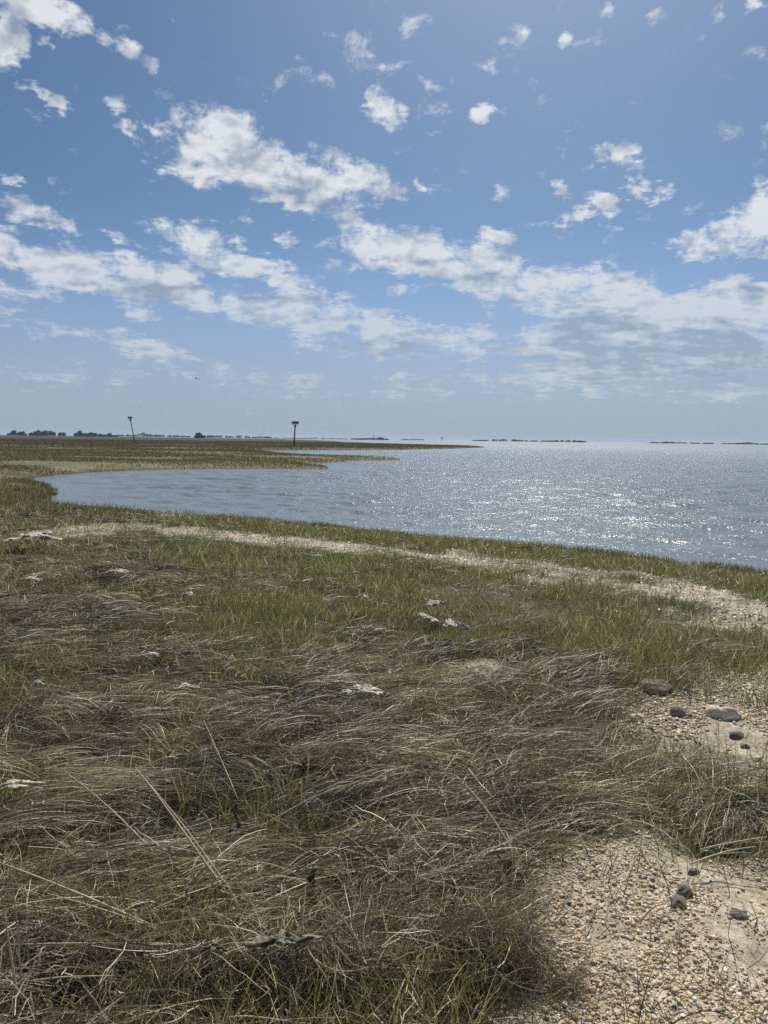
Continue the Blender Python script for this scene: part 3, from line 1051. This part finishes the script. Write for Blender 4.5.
def stone(name, label, px, py, dims, mat, seed, rz=0., lobes=None, flat=0., group=None, cat='stone'):
    """a rough lump: several cut planes through a noisy ball, or two fused balls"""
    import bmesh
    rng = np.random.default_rng(seed)
    v, f = ico(4)
    d = v / np.linalg.norm(v, axis=1, keepdims=True)
    rad_ = np.ones(len(d))
    for _ in range(11):                                     # facets
        nrm = rng.normal(0, 1, 3); nrm /= np.linalg.norm(nrm)
        h = rng.uniform(.60, .9)
        dn = d @ nrm
        rad_ = np.where(dn > .05, np.minimum(rad_, h / np.maximum(dn, .05)), rad_)
    if lobes:
        rad_ = rad_ * (1 + lobes * (np.abs(d[:, 0]) - .55) * 1.2 + .12 * np.sign(d[:, 0]) * np.abs(d[:, 0]))
    nn = sum(np.sin(d @ rng.normal(0, k, 3) + rng.uniform(0, 6)) * a for k, a in ((4, .06), (9, .035), (18, .022), (34, .016)))
    P = d * (rad_ * (1 + nn))[:, None]
    P = P / (P.max(0) - P.min(0)) * np.array(dims)
    P -= (P.max(0) + P.min(0)) / 2
    p = gp(px, py, .56)
    z = float(ground_z(np.array([p[0]]), np.array([p[1]]))[0])
    me = mesh_np(name, P, [f], None, True)
    o = link(name, me, mat)
    o.location = (p[0], p[1], z + dims[2] * .14)
    o.rotation_euler = (.38 + rng.uniform(-.1, .1), rng.uniform(-.1, .1), rz)
    tag(o, label, cat, group)
    return o


stone('stone', 'flat reddish brown slab of stone lying among dead grass above the gravel', 657, 684, (.22, .13, .09), M_BRICK, 3, .2)
stone('stone', 'squarish grey brown stone between the reddish slab and the pale stone', 677, 706, (.115, .10, .075), M_GREY, 5, .3)
stone('stone', 'pale two-lobed stone at the right edge, largest pale stone on the gravel', 724, 710, (.19, .10, .10), M_PALE, 8, -.5, .55)
stone('stone', 'small pale rounded stone at the tips of the swept dead grass', 638, 713, (.085, .07, .055), M_PALE, 9, .1)
stone('stone', 'blackish lump in the shadow just below the pale two-lobed stone', 737, 728, (.09, .07, .045), M_DARK, 12, .4)
stone('stone', 'small blackish lump beside the thatch right of the larger dark lump', 745, 737, (.06, .05, .035), M_DARK, 13, 1.2)
stone('stone', 'little dark stone on gravel just above the swept thatch', 652, 722, (.055, .045, .035), M_DARK, 14, .7)
stone('stone', 'dark grey angular stone on gravel, upper of the two large ones', 684, 886, (.062, .052, .052), M_DARK, 17, .2)
stone('stone', 'dark grey rounded stone on gravel, lower of the two large ones', 679, 903, (.066, .055, .045), M_DARK, 19, .9)
stone('stone', 'small slate grey stone beside the upper dark stone on the gravel', 694, 866, (.045, .032, .024), M_DARK, 23, .3)
stone('stone', 'low crumbly black stone at the right edge of the gravel', 739, 911, (.07, .05, .025), M_DARK, 25, .3)


# ------------------------------------------------------------------ dried seaweed and washed-up scraps
def weed_mat(name, a, b, trans=.35):
    m, t = new_mat(name)
    co = t.coord('Object')
    n = t.noise(co, 22, 6, .7)
    c = t.mix(t.smooth(n, .38, .62), a, b)
    nb = t.noise(co, 40, 5, .65)
    p = principled(t, c, .55, t.bump(nb, .8, .006), .35)
    tr = t.n.new('ShaderNodeBsdfTranslucent')
    t.put(tr.inputs[0], c)
    mx = t.n.new('ShaderNodeMixShader')
    mx.inputs[0].default_value = trans
    t.put(mx.inputs[1], p)
    t.put(mx.inputs[2], tr.outputs[0])
    surf(t, mx.outputs[0])
    return m


M_WHITEWEED = weed_mat('bleached_weed', (.44, .41, .31), (.66, .63, .52), .30)
M_OLIVEWEED = weed_mat('olive_weed', (.16, .15, .075), (.38, .35, .25))
M_BLACKWEED = weed_mat('black_weed', (.055, .055, .030), (.13, .125, .07), .15)


def weed(label, px, py, dims, mat, seed, rz=0., lift=.05, drape=0., name='seaweed_sheet', cat='seaweed', zc=.0, ragged=.95):
    """crumpled sheet with a torn outline and real thickness"""
    rng = np.random.default_rng(seed)
    nu, nv = 40, 22
    u, v = np.meshgrid(np.linspace(-1, 1, nu), np.linspace(-1, 1, nv), indexing='ij')
    ang = np.arctan2(v, u)
    edge = 1 + ragged * (vnoise(np.cos(ang) * 2.3 + seed, np.sin(ang) * 2.3, seed) - .5) + ragged * .6 * (vnoise(np.cos(ang) * 6 + seed, np.sin(ang) * 6, seed + 3) - .5)
    m = np.maximum(np.abs(u), np.abs(v))
    rr = np.hypot(u, v)
    k = np.where(rr > 0, m / np.maximum(rr, 1e-6), 1) * edge
    X, Y = u * k * dims[0] / 2, v * k * dims[1] / 2
    crump = (fbm(u * 2 + seed, v * 1.4, 1.4, 4, seed + 7, .6) - .45) * dims[2] * 1.5
    Z = crump + lift * (1 - (u * .9) ** 2) - drape * np.maximum(0, np.abs(v) - .25) * dims[1]
    X = X + (fbm(u * 3, v * 3, 1.2, 3, seed + 9) - .5) * dims[0] * .18
    Y = Y + (fbm(u * 3, v * 3, 1.2, 3, seed + 11) - .5) * dims[1] * .35
    P = np.stack([X, Y, Z], -1).reshape(-1, 3)
    P2 = P - np.array([0, 0, .0025])
    i, j = np.meshgrid(np.arange(nu - 1), np.arange(nv - 1), indexing='ij')
    a = (i * nv + j).ravel()
    q = np.stack([a, a + nv, a + nv + 1, a + 1], -1)
    N = len(P)
    rim = np.concatenate([np.arange(nv), np.arange(1, nu) * nv + nv - 1, (nu - 1) * nv + np.arange(nv - 2, -1, -1), np.arange(nu - 2, 0, -1) * nv])
    rn = np.roll(rim, -1)
    side = np.stack([rim, rn, rn + N, rim + N], -1)
    me = mesh_np(name, np.concatenate([P, P2]), [q, q[:, ::-1] + N, side], None, True)
    p = gp(px, py, .55 + zc)
    z = float(ground_z(np.array([p[0]]), np.array([p[1]]))[0]) + max(.02, zc) + (.04 if p[1] < 6.5 else 0)
    p = gp(px, py, z)
    o = link(name, me, mat)
    o.location = (p[0], p[1], z)
    o.scale = (.70, .66, .9)
    o.rotation_euler = (0, 0, rz)
    return tag(o, label, cat)


weed('long bleached white seaweed sheet lying on swept dead grass', 362, 694, (.26, .13, .03), M_WHITEWEED, 41, .25, .03, zc=.13)
weed('small bleached scrap on the dark thatch at left, above the long ribbon', 150, 656, (.14, .08, .015), M_WHITEWEED, 42, .1, .02, zc=.12)
weed('bleached seaweed ribbon on a ridge of combed dark thatch', 184, 690, (.24, .08, .02), M_WHITEWEED, 43, .3, .03, zc=.14)
weed('large pale heap of bleached seaweed near the shore at far left', 34, 541, (.75, .70, .08), M_WHITEWEED, 44, .2, .1, zc=.12)
weed('pale bleached sheet lying on thatch at the left edge', 14, 788, (.20, .09, .02), M_WHITEWEED, 45, .3, .02, zc=.10)
weed('curled white seaweed loop standing in grass below the long white sheet', 318, 811, (.05, .045, .035), M_WHITEWEED, 46, .6, .04, zc=.10)
weed('bleached scrap in the green meadow, lower right of its cluster', 450, 627, (.15, .22, .03), M_WHITEWEED, 47, .0, .04, zc=.13)
weed('bleached scrap in the green meadow, lower left of its cluster', 431, 622, (.17, .26, .03), M_WHITEWEED, 48, .5, .04, zc=.13)
weed('bleached scrap in the green meadow, topmost of its cluster', 434, 605, (.20, .22, .03), M_WHITEWEED, 49, .8, .04, zc=.13)
weed('tuft of white scrap in the meadow left of the cluster', 363, 599, (.12, .14, .03), M_WHITEWEED, 50, .2, .04, zc=.13)
weed('small white scrap standing in green grass at mid left', 232, 661, (.06, .09, .02), M_WHITEWEED, 51, .2, .03, zc=.14)
weed('thin white scrap in the meadow right of the white cluster', 464, 630, (.06, .20, .03), M_WHITEWEED, 52, .4, .04, zc=.13)
weed('little white scrap among dark thatch at the left', 38, 686, (.07, .10, .02), M_WHITEWEED, 53, .7, .03, zc=.13)
weed('flat bleached strip on brown litter below the shell band', 118, 573, (.34, .18, .02), M_WHITEWEED, 54, .2, .03, zc=.10)
weed('flat pale scrap on the marsh between the shell band and the dark thatch', 32, 581, (.32, .20, .03), M_WHITEWEED, 55, .1, .03, zc=.10)
weed('white crumpled scrap in thin grass at mid left below the shell band', 187, 597, (.13, .16, .03), M_WHITEWEED, 56, .2, .04, zc=.11)
weed('pale torn sheet under dry stalks at the lower left', 28, 930, (.12, .09, .015), M_WHITEWEED, 57, .8, .01, zc=.05)
weed('olive seaweed sheet draped over broken stalks in the near tangle', 282, 942, (.22, .075, .02), M_OLIVEWEED, 58, .1, .015, .10, zc=.13, ragged=1.0)
weed('dirty pale seaweed clump hanging left of the olive draped sheet', 214, 950, (.09, .05, .02), M_OLIVEWEED, 59, -.2, .01, .12, zc=.11, ragged=1.0)


def weed_strip(label, px, py, h, w, mat, seed, lean=.15):
    """a limp ribbon of weed caught on a stalk, twisted along its length"""
    rng = np.random.default_rng(seed)
    K, M = 22, 5
    t = np.linspace(0, 1, K)
    a = rng.uniform(0, 6.28) + t * rng.uniform(1.0, 2.6) + .5 * np.sin(t * 9 + seed)
    wid = w * (.35 + .9 * np.sin(np.pi * np.clip(t * .9 + .08, 0, 1)) ** .8) * (.7 + .6 * vnoise(t * 7, t * 0, seed))
    px_, py_ = lean * h * t ** 1.5 + .02 * np.sin(t * 6 + seed), .015 * np.cos(t * 5 + seed)
    z = h * t
    u = np.linspace(-.5, .5, M)
    X = px_[:, None] + np.cos(a)[:, None] * wid[:, None] * u[None]
    Y = py_[:, None] + np.sin(a)[:, None] * wid[:, None] * u[None] + .3 * wid[:, None] * (u[None] ** 2)
    Z = z[:, None] + .25 * wid[:, None] * np.sin(u[None] * 5 + t[:, None] * 14)
    P = np.stack([X, Y, Z], -1).reshape(-1, 3)
    nrm = np.repeat(np.stack([-np.sin(a), np.cos(a), a * 0], -1), M, 0) * .002
    i, j = np.meshgrid(np.arange(K - 1), np.arange(M - 1), indexing='ij')
    k = (i * M + j).ravel()
    q = np.stack([k, k + 1, k + M + 1, k + M], -1)
    N = len(P)
    rim = np.concatenate([np.arange(M), np.arange(1, K) * M + M - 1, (K - 1) * M + np.arange(M - 2, -1, -1), np.arange(K - 2, 0, -1) * M])
    rn = np.roll(rim, -1)
    me = mesh_np('seaweed_strip', np.concatenate([P + nrm, P - nrm]), [q, q[:, ::-1] + N, np.stack([rn, rim, rim + N, rn + N], -1)], None, True)
    p = gp(px, py, .56)
    o = link('seaweed_strip', me, mat)
    o.location = (p[0], p[1], float(ground_z(np.array([p[0]]), np.array([p[1]]))[0]) - .01)
    return tag(o, label, 'seaweed')


weed_strip('pointed pale weed scrap caught upright on a stalk', 172, 902, .13, .05, M_OLIVEWEED, 60, .1)
weed_strip('dark olive seaweed strip hanging from the thick bent reed', 505, 888, .15, .028, M_BLACKWEED, 61, -.1)
weed_strip('black twisted seaweed strip standing in thatch at mid left', 232, 838, .15, .028, M_BLACKWEED, 62, .25)
weed_strip('dark olive seaweed strip upright in the tangle right of the draped sheet', 318, 905, .15, .030, M_BLACKWEED, 63, -.05)


# ------------------------------------------------------------------ long dry reeds
M_REED = rough_mat('dry_reed', (.58, .49, .33), (.40, .32, .21), 30, .5, .0006)


def reed(label, root, tip, h_tip, rad0=.0032, sag=.02, seed=0, h_root=.05, group='long dry reed stalks across the near tangle'):
    a2, b2 = gp(root[0], root[1], .56 + h_root), gp(tip[0], tip[1], .60 + h_tip)
    ga = float(ground_z(np.array([a2[0]]), np.array([a2[1]]))[0])
    A = np.array([a2[0], a2[1], .56 + h_root if h_root else ga - .01])
    B = np.array([b2[0], b2[1], .60 + h_tip])
    rng = np.random.default_rng(seed + 900)
    K, S = 14, 7
    t = np.linspace(0, 1, K)
    P = A[None] * (1 - t[:, None]) + B[None] * t[:, None]
    P[:, 2] += sag * 4 * t * (1 - t)
    side = np.cross(B - A, [0, 0, 1]); side /= np.linalg.norm(side)
    P += side[None] * (np.sin(t * 3.1 + rng.uniform(0, 3)) * rng.normal(0, .012))[:, None] * t[:, None]
    T = np.gradient(P, axis=0); T /= np.linalg.norm(T, axis=1, keepdims=True)
    U = np.cross(T, [0.1, .2, 1]); U /= np.linalg.norm(U, axis=1, keepdims=True)
    Vv = np.cross(T, U)
    node = 1 + .22 * (np.arange(K) % 4 == 3)
    rr = 1.2 * rad0 * (1 - .6 * t) * node
    an = np.linspace(0, 2 * math.pi, S, endpoint=False)
    ring = (np.cos(an)[None, :, None] * U[:, None] + np.sin(an)[None, :, None] * Vv[:, None]) * rr[:, None, None] + P[:, None]
    i, j = np.meshgrid(np.arange(K - 1), np.arange(S), indexing='ij')
    q = np.stack([i * S + j, i * S + (j + 1) % S, (i + 1) * S + (j + 1) % S, (i + 1) * S + j], -1).reshape(-1, 4)
    org = A.copy()
    me = mesh_np('reed_stalk', ring.reshape(-1, 3) - org, [q], None, True)
    o = link('reed_stalk', me, M_REED)
    o.location = org
    return tag(o, label, 'reed', group)


reed('longest dry reed, slanting up left from the olive draped seaweed', (240, 912), (133, 768), .36, .0038, .01, 1)
reed('thin dry reed leaning parallel beside the longest slanting reed', (246, 915), (142, 776), .30, .0024, .02, 2)
reed('dry reed leaning up left, left of the longest slanting reed', (166, 866), (66, 772), .26, .0028, .015, 3)
reed('long dry reed slanting from left edge down toward the lower middle', (196, 947), (-2, 862), .17, .0036, .01, 4, .06)
reed('dry reed just under the long one slanting from the left edge', (188, 944), (48, 893), .13, .0028, .015, 5, .06)
reed('nearly level pale reed lying across the lower left tangle', (204, 947), (12, 944), .09, .0028, .01, 6, .08)
reed('dry reed rising slightly from lower left toward the tangle middle', (0, 989), (118, 972), .12, .0026, .01, 7, .06)
reed('thick bent reed standing where tangled grass meets the gravel', (512, 852), (466, 786), .17, .0042, .02, 8)
reed('curved pale reed below the right end of the olive draped sheet', (308, 953), (368, 968), .11, .0026, -.03, 9, .12)
reed('dry reed slanting down right from the dark upright weed strip', (372, 962), (322, 893), .22, .0028, .01, 10, .04)
reed('level pale reed lying along the bottom edge under the tangle', (200, 1022), (290, 1016), .07, .0036, .004, 11, .05)
reed('short reed leaning up right above the curled white loop', (262, 826), (348, 786), .14, .0028, .01, 12, .05)
reed('thin reed leaning up left at mid left of the tangle', (238, 800), (203, 720), .22, .0024, .01, 13)
reed('upright pale reed at the lower left corner', (18, 1010), (4, 905), .30, .003, .01, 14)
reed('second upright reed at the lower left corner, leaning right', (24, 1015), (12, 880), .38, .0026, .02, 15)
reed('white reed lying on thatch at the right edge above the gravel', (690, 864), (755, 846), .03, .0028, .006, 16, .02)
reed('pale reed lying across the thatch at the far right edge', (700, 850), (768, 838), .04, .003, .01, 17, .02)
reed('dark wet reed curved over the gravel beside the dark stones', (640, 922), (668, 903), .03, .003, .015, 18, .012)


# ------------------------------------------------------------------ osprey platforms
M_POST = rough_mat('weathered_post', (.14, .12, .10), (.07, .06, .05), 3, .85, .01)
M_NEST = rough_mat('nest_twig', (.12, .09, .065), (.06, .045, .03), 5, .9, .01)


def tube_np(P, rr, S=8):
    P = np.asarray(P, float)
    K = len(P)
    T = np.gradient(P, axis=0); T /= np.linalg.norm(T, axis=1, keepdims=True)
    ref = np.array([1., 0, 0]) if abs(T[0, 0]) < .8 else np.array([0, 1., 0])
    U = np.cross(T, ref); U /= np.linalg.norm(U, axis=1, keepdims=True)
    Vv = np.cross(T, U)
    an = np.linspace(0, 2 * math.pi, S, endpoint=False)
    ring = (np.cos(an)[None, :, None] * U[:, None] + np.sin(an)[None, :, None] * Vv[:, None]) * np.asarray(rr)[:, None, None] + P[:, None]
    i, j = np.meshgrid(np.arange(K - 1), np.arange(S), indexing='ij')
    q = np.stack([i * S + j, i * S + (j + 1) % S, (i + 1) * S + (j + 1) % S, (i + 1) * S + j], -1).reshape(-1, 4)
    return ring.reshape(-1, 3), [q, np.arange(S)[::-1][None], (np.arange(S) + (K - 1) * S)[None]]


def box_np(c, d):
    s = np.array([(a, b, e) for a in (-.5, .5) for b in (-.5, .5) for e in (-.5, .5)]) * np.array(d) + np.array(c)
    f = np.array([(0, 1, 3, 2), (4, 6, 7, 5), (0, 4, 5, 1), (2, 3, 7, 6), (0, 2, 6, 4), (1, 5, 7, 3)])
    return s, [f]


def join_np(items):
    V, tri, quad, other, off = [], [], [], {}, 0
    for v, fs in items:
        V.append(v)
        for f in fs:
            other.setdefault(f.shape[1], []).append(f + off)
        off += len(v)
    return np.concatenate(V), [np.concatenate(f) for f in other.values()]


def part(name, items, mat, parent, smooth=False):
    v, f = join_np(items)
    return link(name, mesh_np(name, v, f, None, smooth), mat, parent)


def osprey(px, py, dist, h, label, lean, big, seed, thick=1.0):
    d = ray(px, py)
    x, y = d.x / d.y * dist, dist
    z = float(ground_z(np.array([x]), np.array([y]))[0])
    root = empty('osprey_platform', (x, y, z))
    tag(root, label, 'nest platform', 'osprey nest platforms on the marsh')
    rng = np.random.default_rng(seed)
    top = np.array([lean, 0, h])
    part('pole', [tube_np([(0, 0, -.5), tuple(top * .5 + np.array([lean * -.06, 0, 0])), tuple(top)], [.15 * thick, .135 * thick, .12 * thick], 10)], M_POST, root, True)
    w = .62 if big else .42
    its = [box_np((top[0], top[1] + k, h + .05), (2 * w, .14, .06)) for k in np.linspace(-w + .08, w - .08, 5)]
    its += [box_np((top[0] + k, top[1], h - .03), (.10, 2 * w, .10)) for k in (-w + .15, w - .15)]
    part('platform', its, M_POST, root)
    for sx in (-1, 1):
        part('brace', [tube_np([(top[0] * .82, 0, h * .84), (top[0] + sx * w * .75, 0, h - .06)], [.05, .05], 6)], M_POST, root)
    its = []
    for k in range(150 if big else 55):
        a = rng.uniform(0, 6.28)
        rr = (.62 if big else .36) * math.sqrt(rng.uniform(0.05, 1))
        zz_ = h + .1 + rng.uniform(0, .42 if big else .18) * (1 - .35 * rr)
        c = np.array([top[0] + rr * math.cos(a), rr * math.sin(a), zz_])
        t_ = a + 1.57 + rng.normal(0, .5)
        dv = np.array([math.cos(t_), math.sin(t_), rng.normal(0, .18)]) * rng.uniform(.2, .5)
        its.append(tube_np([c - dv, c + dv], [.016, .012], 5))
    part('nest', its, M_NEST, root)
    return root


osprey(294, 447, 148, 4.35, 'osprey nest platform with a broad twig nest on an upright pole', .25, True, 71)
osprey(135, 443, 168, 5.6, 'leaning osprey pole with a small bare platform on top', -1.0, False, 72, .72)


# ------------------------------------------------------------------ far shore: land, woods, trees
def leafmass(centers, radii, n, size, rng, pal):
    """many small leaf faces filling soft lumps"""
    k = rng.choice(len(centers), n)
    p = rng.normal(0, 1, (n, 3))
    p /= np.linalg.norm(p, axis=1, keepdims=True)
    p *= rng.uniform(.35, 1.05, (n, 1)) ** .6
    c = np.array(centers)[k] + p * np.array(radii)[k]
    a = rng.normal(0, 1, (n, 3)); a /= np.linalg.norm(a, axis=1, keepdims=True)
    b = np.cross(a, rng.normal(0, 1, (n, 3))); b /= np.linalg.norm(b, axis=1, keepdims=True)
    s = size * rng.uniform(.6, 1.4, (n, 1))
    V = np.stack([c - a * s, c + b * s * .7, c + a * s, c - b * s * .7], 1).reshape(-1, 3)
    q = np.arange(n * 4).reshape(n, 4)
    col = np.repeat(pick(pal, n, rng), 4, 0)
    return V, q, col


LEAVES = np.array([(.045, .055, .028), (.060, .068, .032), (.035, .042, .025), (.07, .066, .04)])
M_BARK = rough_mat('bark', (.12, .10, .08), (.06, .05, .04), 2, .9, .02)


def tree(name, label, px, dist, h, w, seed, low=False, group='trees on the far edge of the marsh'):
    h *= .82
    rng = np.random.default_rng(seed)
    d = ray(px, 440)
    x, y = d.x / d.y * dist, dist
    z = float(ground_z(np.array([x]), np.array([y]))[0])
    root = empty(name, (x, y, z))
    tag(root, label, 'tree', group)
    tr = [tube_np([(0, 0, -.3), (.1 * h * rng.normal(0, .2), 0, h * .4), (0, 0, h * .75)], [h * .035, h * .028, h * .012], 7)]
    for k in range(5):
        a = rng.uniform(0, 6.28)
        b0 = h * rng.uniform(.2, .5)
        tr.append(tube_np([(0, 0, b0), (math.cos(a) * w * .3, math.sin(a) * w * .3, b0 + h * .25)], [h * .015, h * .006], 5))
    part('trunk', tr, M_BARK, root, True)
    cs, rs = [], []
    for k in range(9):
        a = rng.uniform(0, 6.28)
        q = rng.uniform(0, 1)
        zc = h * (rng.uniform(.15, .8) if low else rng.uniform(.35, .85))
        sp = w * .36 * math.sqrt(q) * (1.1 - zc / h * .6)
        cs.append((math.cos(a) * sp, math.sin(a) * sp, zc))
        s = rng.uniform(.18, .3)
        rs.append((w * s, w * s, min(h * .2, h - zc)))
    V, qf, col = leafmass(cs, rs, 1700, w * .075, rng, LEAVES)
    link('crown', mesh_np('crown', V, [qf], col, False), M_LEAF, root)
    return root


tree('bushy_tree', 'lone rounded dark tree on the horizon between the two osprey poles', 199, 900, 7.6, 13, 81, True)
tree('bushy_tree', 'tallest tree of the horizon row left of the leaning osprey pole', 80, 1150, 11.5, 8, 82)
tree('bushy_tree', 'rounded tree standing out near the left end of the horizon', 14, 1150, 9.5, 9, 83)
tree('bushy_tree', 'low broad tree just right of the rounded one at the left end', 22, 1150, 8.0, 11, 84, True)
tree('bushy_tree', 'low tree at the right end of the horizon row of trees', 110, 1180, 7.0, 9, 85, True)
tree('bushy_tree', 'spreading tree right of the tallest in the horizon row', 92, 1160, 7.6, 14, 86, True)
tree('bushy_tree', 'slim twin-topped tree in the middle of the horizon row', 51, 1150, 9.2, 8, 87)

M_SHORE = rough_mat('far_bank', (.15, .14, .10), (.07, .07, .05), .05, .95, .3)


def strip(px0, px1, dist, hgt, label, label2, seed, wood=True, nleaf=2500, group=None, base=.9):
    """a low far island with its scrub"""
    rng = np.random.default_rng(seed)
    a, b = ray(px0, 440), ray(px1, 440)
    xa, xb = a.x / a.y * dist, b.x / b.y * dist
    n = 60
    t = np.linspace(0, 1, n)
    xs = xa + (xb - xa) * t
    wid = 18 + 10 * vnoise(t * 9, t * 0, seed)
    prof = np.sin(np.pi * np.clip(t, .0, 1)) ** .35
    rows = []
    for u in (-1, -.6, 0, .6, 1):
        rows.append(np.stack([xs, dist + u * wid * prof + 12 * (vnoise(t * 5, t * 0, seed + 3) - .5), (base * (1 - u * u) * (.5 + vnoise(t * 14, t * 0, seed + 1))) * prof - .15 * abs(u)], -1))
    P = np.stack(rows, 1)
    i, j = np.meshgrid(np.arange(n - 1), np.arange(4), indexing='ij')
    k = i * 5 + j
    q = np.stack([k, k + 5, k + 6, k + 1], -1).reshape(-1, 4)
    o = link('island', mesh_np('island', P.reshape(-1, 3), [q]), M_SHORE)
    tag(o, label, 'island', kind='structure')
    if wood:
        m = max(30, int(abs(xb - xa) / 6))
        tt = rng.uniform(.02, .98, m)
        hh = hgt * (.45 + .8 * vnoise(tt * m * .22, tt * 0, seed + 5) ** 2) * np.sin(np.pi * tt) ** .3
        cs = [(xa + (xb - xa) * u, dist + rng.normal(0, 6), base * .5 + h_ * .5) for u, h_ in zip(tt, hh)]
        rs = [(rng.uniform(2.5, 8), 5, h_ * .6) for h_ in hh]
        V, qf, col = leafmass(cs, rs, nleaf, max(.9, hgt * .16), rng, LEAVES)
        w = link('treeline', mesh_np('treeline', V, [qf], col, False), M_LEAF)
        tag(w, label2, 'treeline', kind='stuff')


strip(-60, 118, 1240, 6.8, 'low land under the trees at the left horizon', 'dark row of trees massed along the left horizon', 91, True, 14000)
strip(96, 190, 2300, 9.5, 'low hazy shore behind the leaning osprey pole', 'hazy wood along the far shore behind the leaning osprey pole', 92, True, 5000)
strip(196, 272, 1900, 6.0, 'low far shore right of the lone tree', 'hazy wood along the shore right of the lone tree', 93, True, 4000)
strip(262, 350, 2000, 2.6, 'thin low shore behind the upright osprey platform', 'thin scrub on the shore behind the upright osprey platform', 94, True, 2500)
strip(350, 390, 1500, 4.2, 'small low island right of the osprey platform', 'scrub on the small island right of the osprey platform', 95, True, 2500)
strip(402, 424, 2100, 3.4, 'tiny dark island on the horizon at the centre', 'scrub on the tiny central island', 96, True, 900)
strip(472, 588, 1700, 4.6, 'long low island in the middle of the water horizon', 'scrub on the long low middle island', 97, True, 5000)
strip(652, 700, 1600, 3.4, 'short low island left of the right hand shore strip', 'scrub on the short low island at right', 98, True, 1800)
strip(690, 860, 1500, 3.4, 'thin dark shore strip at the right end of the horizon', 'scrub on the thin right hand shore strip', 99, True, 5000)


def marker(px, dist, h, label):
    d = ray(px, 440)
    root = empty('channel_marker', (d.x / d.y * dist, dist, 0))
    tag(root, label, 'channel marker', 'channel markers on the horizon')
    part('pole', [tube_np([(0, 0, -1), (0, 0, h)], [.30, .24], 8)], M_POST, root, True)
    part('day_board', [box_np((0, -.3, h - .9), (2.0, .12, 2.0))], M_POST, root)
    part('platform', [box_np((0, 0, h * .55), (1.6, 1.6, .2))], M_POST, root)


marker(442, 1100, 5.6, 'small channel marker in open water right of the central island')
marker(374, 1300, 8.0, 'thin channel marker rising beside the small island')


# ------------------------------------------------------------------ a bird in the sky
def bird():
    d = ray(196.5, 378.5)
    root_loc = Vector((0, 0, EYE)) + d * 150
    prof = [(-.30, .015), (-.24, .05), (-.1, .085), (.05, .09), (.18, .06), (.25, .045), (.30, .05), (.35, .02), (.40, .006)]
    v, f = tube_np([(0, a, 0) for a, _ in prof], [b for _, b in prof], 10)
    items = [(v, f)]
    for s in (-1, 1):
        st = [(0.05, .14, -.10, .02), (.28, .13, -.09, .13), (.55, .06, -.09, .16), (.80, -.06, -.12, .08)]
        V = []
        for (wx, y0, y1, z) in st:
            V += [(s * wx, y0, z), (s * wx, y1, z), (s * wx, y1, z - .012), (s * wx, y0, z - .02)]
        q = []
        for k in range(3):
            b = k * 4
            for e in range(4):
                q.append((b + e, b + (e + 1) % 4, b + 4 + (e + 1) % 4, b + 4 + e))
        q += [(0, 3, 2, 1), (12, 13, 14, 15)]
        items.append((np.array(V), [np.array(q)]))
    items.append((np.array([(-.05, -.26, 0), (.05, -.26, 0), (.11, -.46, .0), (-.11, -.46, .0), (-.05, -.26, -.015), (.05, -.26, -.015), (.11, -.46, -.012), (-.11, -.46, -.012)]),
                  [np.array([(0, 1, 2, 3), (7, 6, 5, 4), (0, 4, 5, 1), (1, 5, 6, 2), (2, 6, 7, 3), (3, 7, 4, 0)])]))
    vv, ff = join_np(items)
    o = link('bird', mesh_np('bird', vv, ff, None, True), M_POST)
    o.location = root_loc
    o.rotation_euler = (.1, .2, .9)
    tag(o, 'tiny dark bird flying low above the left horizon', 'bird')


bird()

# ------------------------------------------------------------------ haze
def haze():
    v, f = box_np((0, 0, 7.5), (10600, 10600, 19.0))
    o = link('haze', mesh_np('haze', v, f, None, False))
    m, t = new_mat('sea_haze')
    pv = t.n.new('ShaderNodeVolumePrincipled')
    pv.inputs['Color'].default_value = (.62, .80, 1.0, 1)
    pv.inputs['Density'].default_value = HAZE_DENSITY
    pv.inputs['Anisotropy'].default_value = .2
    out = t.n.new('ShaderNodeOutputMaterial')
    t.t.links.new(pv.outputs[0], out.inputs['Volume'])
    o.data.materials.append(m)
    tag(o, 'thin sea haze over the bay and marsh', 'haze', kind='stuff')


HAZE_DENSITY = 1.0e-4
haze()
